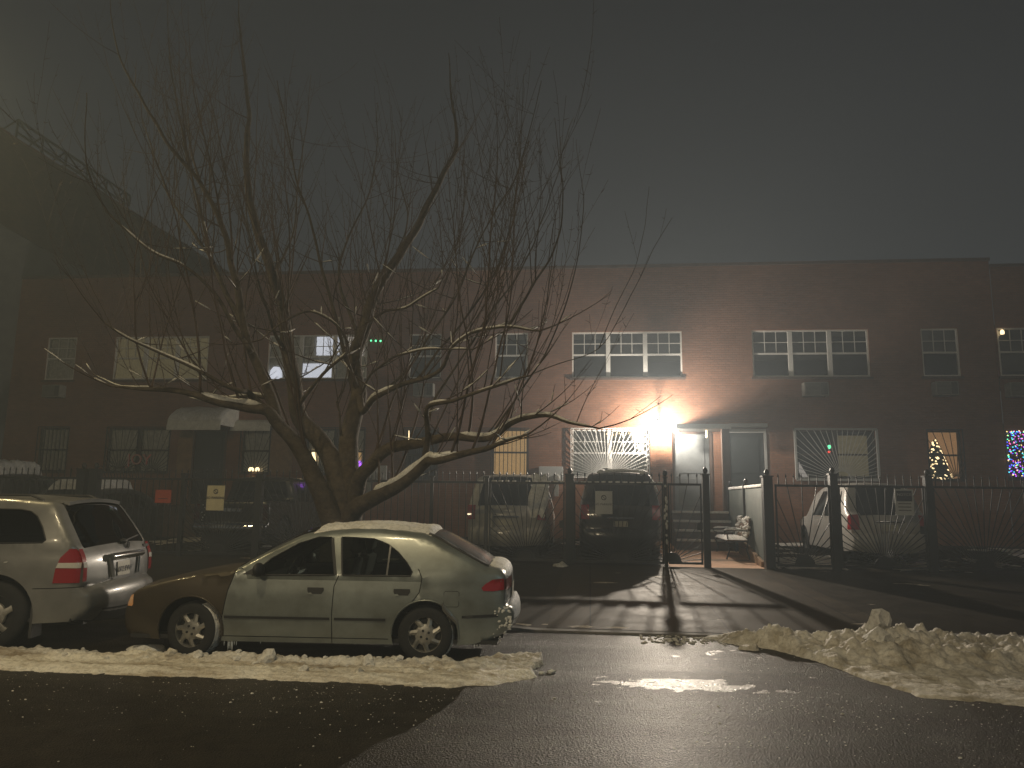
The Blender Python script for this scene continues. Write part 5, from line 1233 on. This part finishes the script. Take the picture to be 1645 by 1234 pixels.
# ================================================================== snow on the street
def field(name, X0, X1, Y0, Y1, res, fn, mat, cut=-.02):
    nx, ny = int((X1-X0)/res), int((Y1-Y0)/res); H = [[fn(lerp(X0, X1, i/nx), lerp(Y0, Y1, j/ny)) for i in range(nx+1)] for j in range(ny+1)]
    b = MB(); idx_ = {}
    for j in range(ny):
        for i in range(nx):
            if max(H[j][i], H[j][i+1], H[j+1][i], H[j+1][i+1]) > 0:
                f = []
                for (a, c) in ((i, j), (i+1, j), (i+1, j+1), (i, j+1)):
                    if (a, c) not in idx_: idx_[(a, c)] = len(b.v); b.v.append((lerp(X0, X1, a/nx), lerp(Y0, Y1, c/ny), max(H[c][a], cut)))
                    f.append(idx_[(a, c)])
                b.f.append(f); b.mi.append(0)
    o = b.build(name, mat, smooth=180); return o
def fb(x, y, s, o=4, seed=0):
    v = 0; a = 1; t = 0
    for k in range(o): v += a*noise.noise(Vector((x*s+seed, y*s, seed*1.7+k*3.1))); t += a; a *= .55; s *= 2.05
    return v/t
def chunk(x, y, s, seed=0):
    d, _ = noise.voronoi(Vector((x*s, y*s, seed))); return max(0, (.62-d[0]))*(.5+noise.cell(Vector((math.floor(x*s), math.floor(y*s), seed))))
def billow(x, y, seed, a=.11, s=3.6, o=4):
    v = 0
    for k in range(o):
        v += a*(abs(noise.noise(Vector((x*s+seed, y*s, seed+k*2.3))))*1.9-.35); a *= .52; s *= 2.15
    return v
def bank(X, Y):
    edge0 = 6.80+.10*fb(X, 0, .9, 3, 2)+.10*fb(X, Y, 5, 3, 3)+.04*fb(X, Y, 17, 2, 31)+.55*max(0, (X+1.35)/.9)**2*(1 if X > -1.35 else 0)
    edge1 = 7.52+.045*(X+4)*(1 if X < 0 else 0)+.06*fb(X, 0, 2.2, 3, 6)+(.5*min(1, max(0, (X+1.3)/.6)))
    if X > -.52+.10*fb(X, Y, 3, 3, 9): return -.03
    if Y < edge0-.1 or Y > edge1+.15: return -.03
    a = min(1, (Y-edge0)/.25); c = min(1, (edge1-Y)/.12); m = min(a, c)
    if m < 0: return -.03*min(1, -m*4)
    t = (Y-edge0)/max(.1, edge1-edge0)
    h = .020+.030*t+.040*math.exp(-((t-.84)/.13)**2)*(1+.8*fb(X, Y, 2.2, 2, 4))+.022*math.exp(-((t-.28)/.10)**2)
    h += .030*fb(X*.5, Y*2.2, 2.8, 4, 1)*(.5+t)+.024*fb(X, Y, 22, 3, 12)*(.4+t)+.012*fb(X*.25, Y*4, 3, 3, 19)+t*t*billow(X, Y, 5, .035, 6.0, 3)+.03*max(0, t-.55)*2*chunk(X, Y, 7, 3)+.025*fb(X, Y, 14, 3, 7)*t
    return h*min(1, m*2.5)-.012*(1-min(1, m*3))
tag(field('snow_bank', -9.5, -.2, 6.5, 8.45, .022, bank, M['kerb_snow']), kind='stuff')
def FE(X): return interp(X, [(1.0, 9.75), (1.5, 9.5), (2.1, 9.05), (2.42, 8.3), (2.6, 7.55), (2.86, 6.98), (3.5, 6.86), (9, 6.8)])
CR = [(1.0, 0), (1.3, .09), (1.7, .25), (2.2, .31), (2.55, .20), (2.8, .30), (3.1, .36), (3.3, .40), (3.55, .37), (3.85, .32), (4.3, .24), (4.7, .30), (5.5, .28), (6.5, .24), (10, .2)]
def pile(X, Y):
    e0 = FE(X)+.18*fb(X, Y, 2.5, 3, 12)+.12*fb(X*.5, Y*2, 6, 3, 3)
    if Y < e0-.05: return -.03
    m = min(1, (Y-e0)/.22)
    yc = 9.25+.12*fb(X, 0, 1, 2, 5)-.04*(X-3); h = interp(X, CR)*.54
    wd = .52 if Y < yc else .34
    g = math.exp(-((Y-yc)/wd)**2)
    core = h*g*(1+.30*fb(X, Y, 2.4, 3, 21))+g**.6*min(1, h*5)*(billow(X, Y, 3, .065, 3.6, 5)+.07*fb(X, Y, 5, 4, 41)+.05*fb(X, Y, 20, 3, 43)+.04*billow(X, Y, 6, 1.0, 9.0, 2))
    mid = .12*math.exp(-((Y-8.55)/.22)**2)*max(0, min(1, (X-2.3)/.6))*(1+.9*fb(X, Y, 3, 3, 33))+billow(X, Y, 9, .07, 3.4, 4)*math.exp(-((Y-8.5)/.45)**2)*max(0, min(1, (X-2.2)/.6))
    sl = .025*m*max(0, min(1, (X-1.9)/.5))+.03*fb(X*.6, Y*1.8, 3.2, 4, 15)*m*min(1, max(0, (X-1.9)))+.03*chunk(X, Y, 6, 1)*m*max(0, min(1, (Y-7.4)))
    out = core+mid+sl+.018*fb(X, Y, 13, 3, 2)
    if Y > 9.78+.3: out = out
    return out*m-.015*(1-m)-(.0 if g > .03 or Y < yc else .06)
tag(field('snow_pile', .9, 7.5, 6.6, 10.15, .020, pile, M['dirty_snow']), kind='stuff')
def thin(X, Y):
    v = fb(X*.7, Y*1.8, .9, 4, 51)-.16
    if Y < KY: v -= .30
    return min(.02, v*.12)+(.06 if .1 < (Y-KY)/7.2 else 0)*0
def apron(X, Y):
    z = gz(Y); z -= (gz(KY+.16)-kerb_h(X))*max(0, 1-(Y-KY-.15)/1.6); return z
def patches(X, Y):
    v = fb(X*.55, Y*1.6, 1.1, 4, 77)
    near = max(math.exp(-((Y-FY-.15)/.35)**2)*.30, math.exp(-((Y-10.2)/.5)**2)*(.22 if X < 0 else .05))
    h = (v+near-.36)*.10
    return h
def patch_field(name, X0, X1, Y0, Y1, res, base, fn, mat):
    nx, ny = int((X1-X0)/res), int((Y1-Y0)/res); b = MB(); idx_ = {}
    for j in range(ny):
        for i in range(nx):
            P_ = [(lerp(X0, X1, a/nx), lerp(Y0, Y1, c/ny)) for a, c in ((i, j), (i+1, j), (i+1, j+1), (i, j+1))]
            if max(fn(x, y) for x, y in P_) > 0:
                f = []
                for (a, c), (x, y) in zip(((i, j), (i+1, j), (i+1, j+1), (i, j+1)), P_):
                    if (a, c) not in idx_: idx_[(a, c)] = len(b.v); b.v.append((x, y, base(x, y)+min(.05, max(fn(x, y), -.012))))
                    f.append(idx_[(a, c)])
                b.f.append(f); b.mi.append(0)
    return tag(b.build(name, mat, smooth=180), kind='stuff')
patch_field('snow_patches', -9, 9, KY+.2, FY-.05, .07, apron, patches, M['slush'])
def yard(X, Y):
    k = .10 if X > 4.0 else -.12
    if 1.6 < X < 3.9: k = -.30
    return (fb(X*.8, Y*.8, .9, 4, 91)+k-.10)*.12
patch_field('yard_snow', -18.5, 12, FY+.1, WY-.2, .12, lambda x, y: gz(y), yard, M['dirty_snow'])
# loose blocks one could pick up
def block(X, Y, r, seed, label, z=0, mat='snow', flat=1.0):
    b = MB(); b.lump((0, 0, r*.55*flat), (r, r*.8, r*.8*flat), seed, 2, .75, 1.25); o = b.build('snow_block', M[mat], smooth=28); o.location = (X, Y, z); tag(o, label, 'snow block', 'loose blocks of snow and ice'); return o
def onbank(px, py): return at(px, py, Y=7.62)
for px, py, r, sd_, lb_, mt in ((275, 1050, .065, 1, 'small dark block of ice under the sedan\'s front wheel', 'dirty_snow'), (318, 1050, .05, 2, 'small white block just right of the sedan\'s front wheel', 'snow'), (428, 1056, .10, 3, 'wide squared block of snow below the sedan\'s front door', 'snow'), (592, 1058, .058, 4, 'upright pointed block of snow below the sedan\'s rear door', 'snow'), (488, 1075, .05, 5, 'small low block on the flat slush between the two larger blocks', 'snow'), (575, 1078, .05, 6, 'low block of ice nearest the road below the sedan', 'dirty_snow')):
    p = at(px, py, Y=7.36 if py < 1070 else 7.05); block(p.x, p.y, r, sd_, lb_, max(.0, bank(p.x, p.y)-.02), mt, 1.3 if sd_ == 4 else .9)
p = at(1408, 1000, Y=9.2); o = block(p.x, p.y, .13, 11, 'tall upright block crowning the big snow pile', pile(p.x, p.y)-.03, 'snow', 1.5)
o.rotation_euler = (.1, .35, .4)
p = at(1412, 1030, Y=8.75); block(p.x, p.y, .13, 12, 'rounded boulder of snow on the near face of the pile', pile(p.x, p.y)-.05, 'snow')
p = at(1205, 1022, Y=9.05); block(p.x, p.y, .11, 13, 'rounded dirty boulder at the left end of the snow pile', pile(p.x, p.y)-.05, 'dirty_snow')
p = at(236, 1030, Y=7.75); block(p.x, p.y, .20, 21, 'low bluish heap of slush under the sedan\'s front bumper', -.03, 'snow', .45)
p = at(903, 911, Y=16.6); block(p.x, p.y, .16, 14, 'low heap of snow on the pavement in front of the thick fence post', gz(16.6)-.05, 'snow', .6)
p = at(1072, 1112, Z=0); 
# ice crumbs and grit on the road
b = MB()
for k in range(2200):
    X = R.gauss(0, 4.2); Y = R.choice([R.uniform(5.3, 7.0), R.gauss(6.5, .35), R.uniform(4.3, 9.6)])
    if abs(X) > 9 or (X < -.5 and Y > 6.85): continue
    r = R.choice([.002, .003, .003, .004, .006]) if R.random() < .985 else R.uniform(.008, .014); z = apron(X, Y) if Y > KY else 0
    b.lump((X, Y, z+r*.3), (r*1.2, r, r*.6), k, 1, .4)
for k in range(260):
    X = R.uniform(.6, 2.6); Y = R.gauss(9.5, .16); r = R.uniform(.006, .022); b.lump((X, Y, r*.3), (r*1.3, r, r*.7), k, 1, .5)
for k in range(70):
    X = R.uniform(-9, -.3); Y = R.gauss(7.42, .1); r = R.uniform(.012, .035); b.lump((X, Y, max(0, bank(X, Y))+r*.2), (r*1.3, r, r*.8), k, 1, .5)
tag(b.build('ice_crumbs', M['snow']), kind='stuff')
# gleaming refrozen slush film on the road under the lantern
def film(X, Y):
    v = fb(X*.55, Y*1.9, 1.2, 4, 131); m = math.exp(-((X-.74)/.95)**2-((Y-7.28)/.30)**2)
    return (v*.9+m*.60+.62*fb(X, Y*1.5, 5, 4, 17)-.40)*.012
M['film'] = pbr('wet_ice_film', (.10, .088, .068), .33, var=.6, vs=9, bump=.9, bs=45, spec=.38, rvar=.14)
patch_field('ice_film', -1.8, 3.0, 6.3, 9.0, .03, lambda x, y: .004*noise.noise(Vector((x*.35, y*.6, 0)))+.0005, film, M['film'])

# ================================================================== the hazy night air
b = MB(); b.box((-47, -14, -1.2), (47, 49, 15.2)); hz = b.build('haze'); tag(hz, kind='stuff')
m = bpy.data.materials.new('haze'); m.use_nodes = True; nt = m.node_tree
for n in list(nt.nodes):
    if n.type != 'OUTPUT_MATERIAL': nt.nodes.remove(n)
pv = nt.nodes.new('ShaderNodeVolumePrincipled'); pv.inputs['Color'].default_value = (.76, .88, 1.0, 1); pv.inputs['Density'].default_value = .0090; pv.inputs['Anisotropy'].default_value = .05
nt.links.new(pv.outputs[0], nt.nodes['Material Output'].inputs['Volume']); hz.data.materials.append(m)
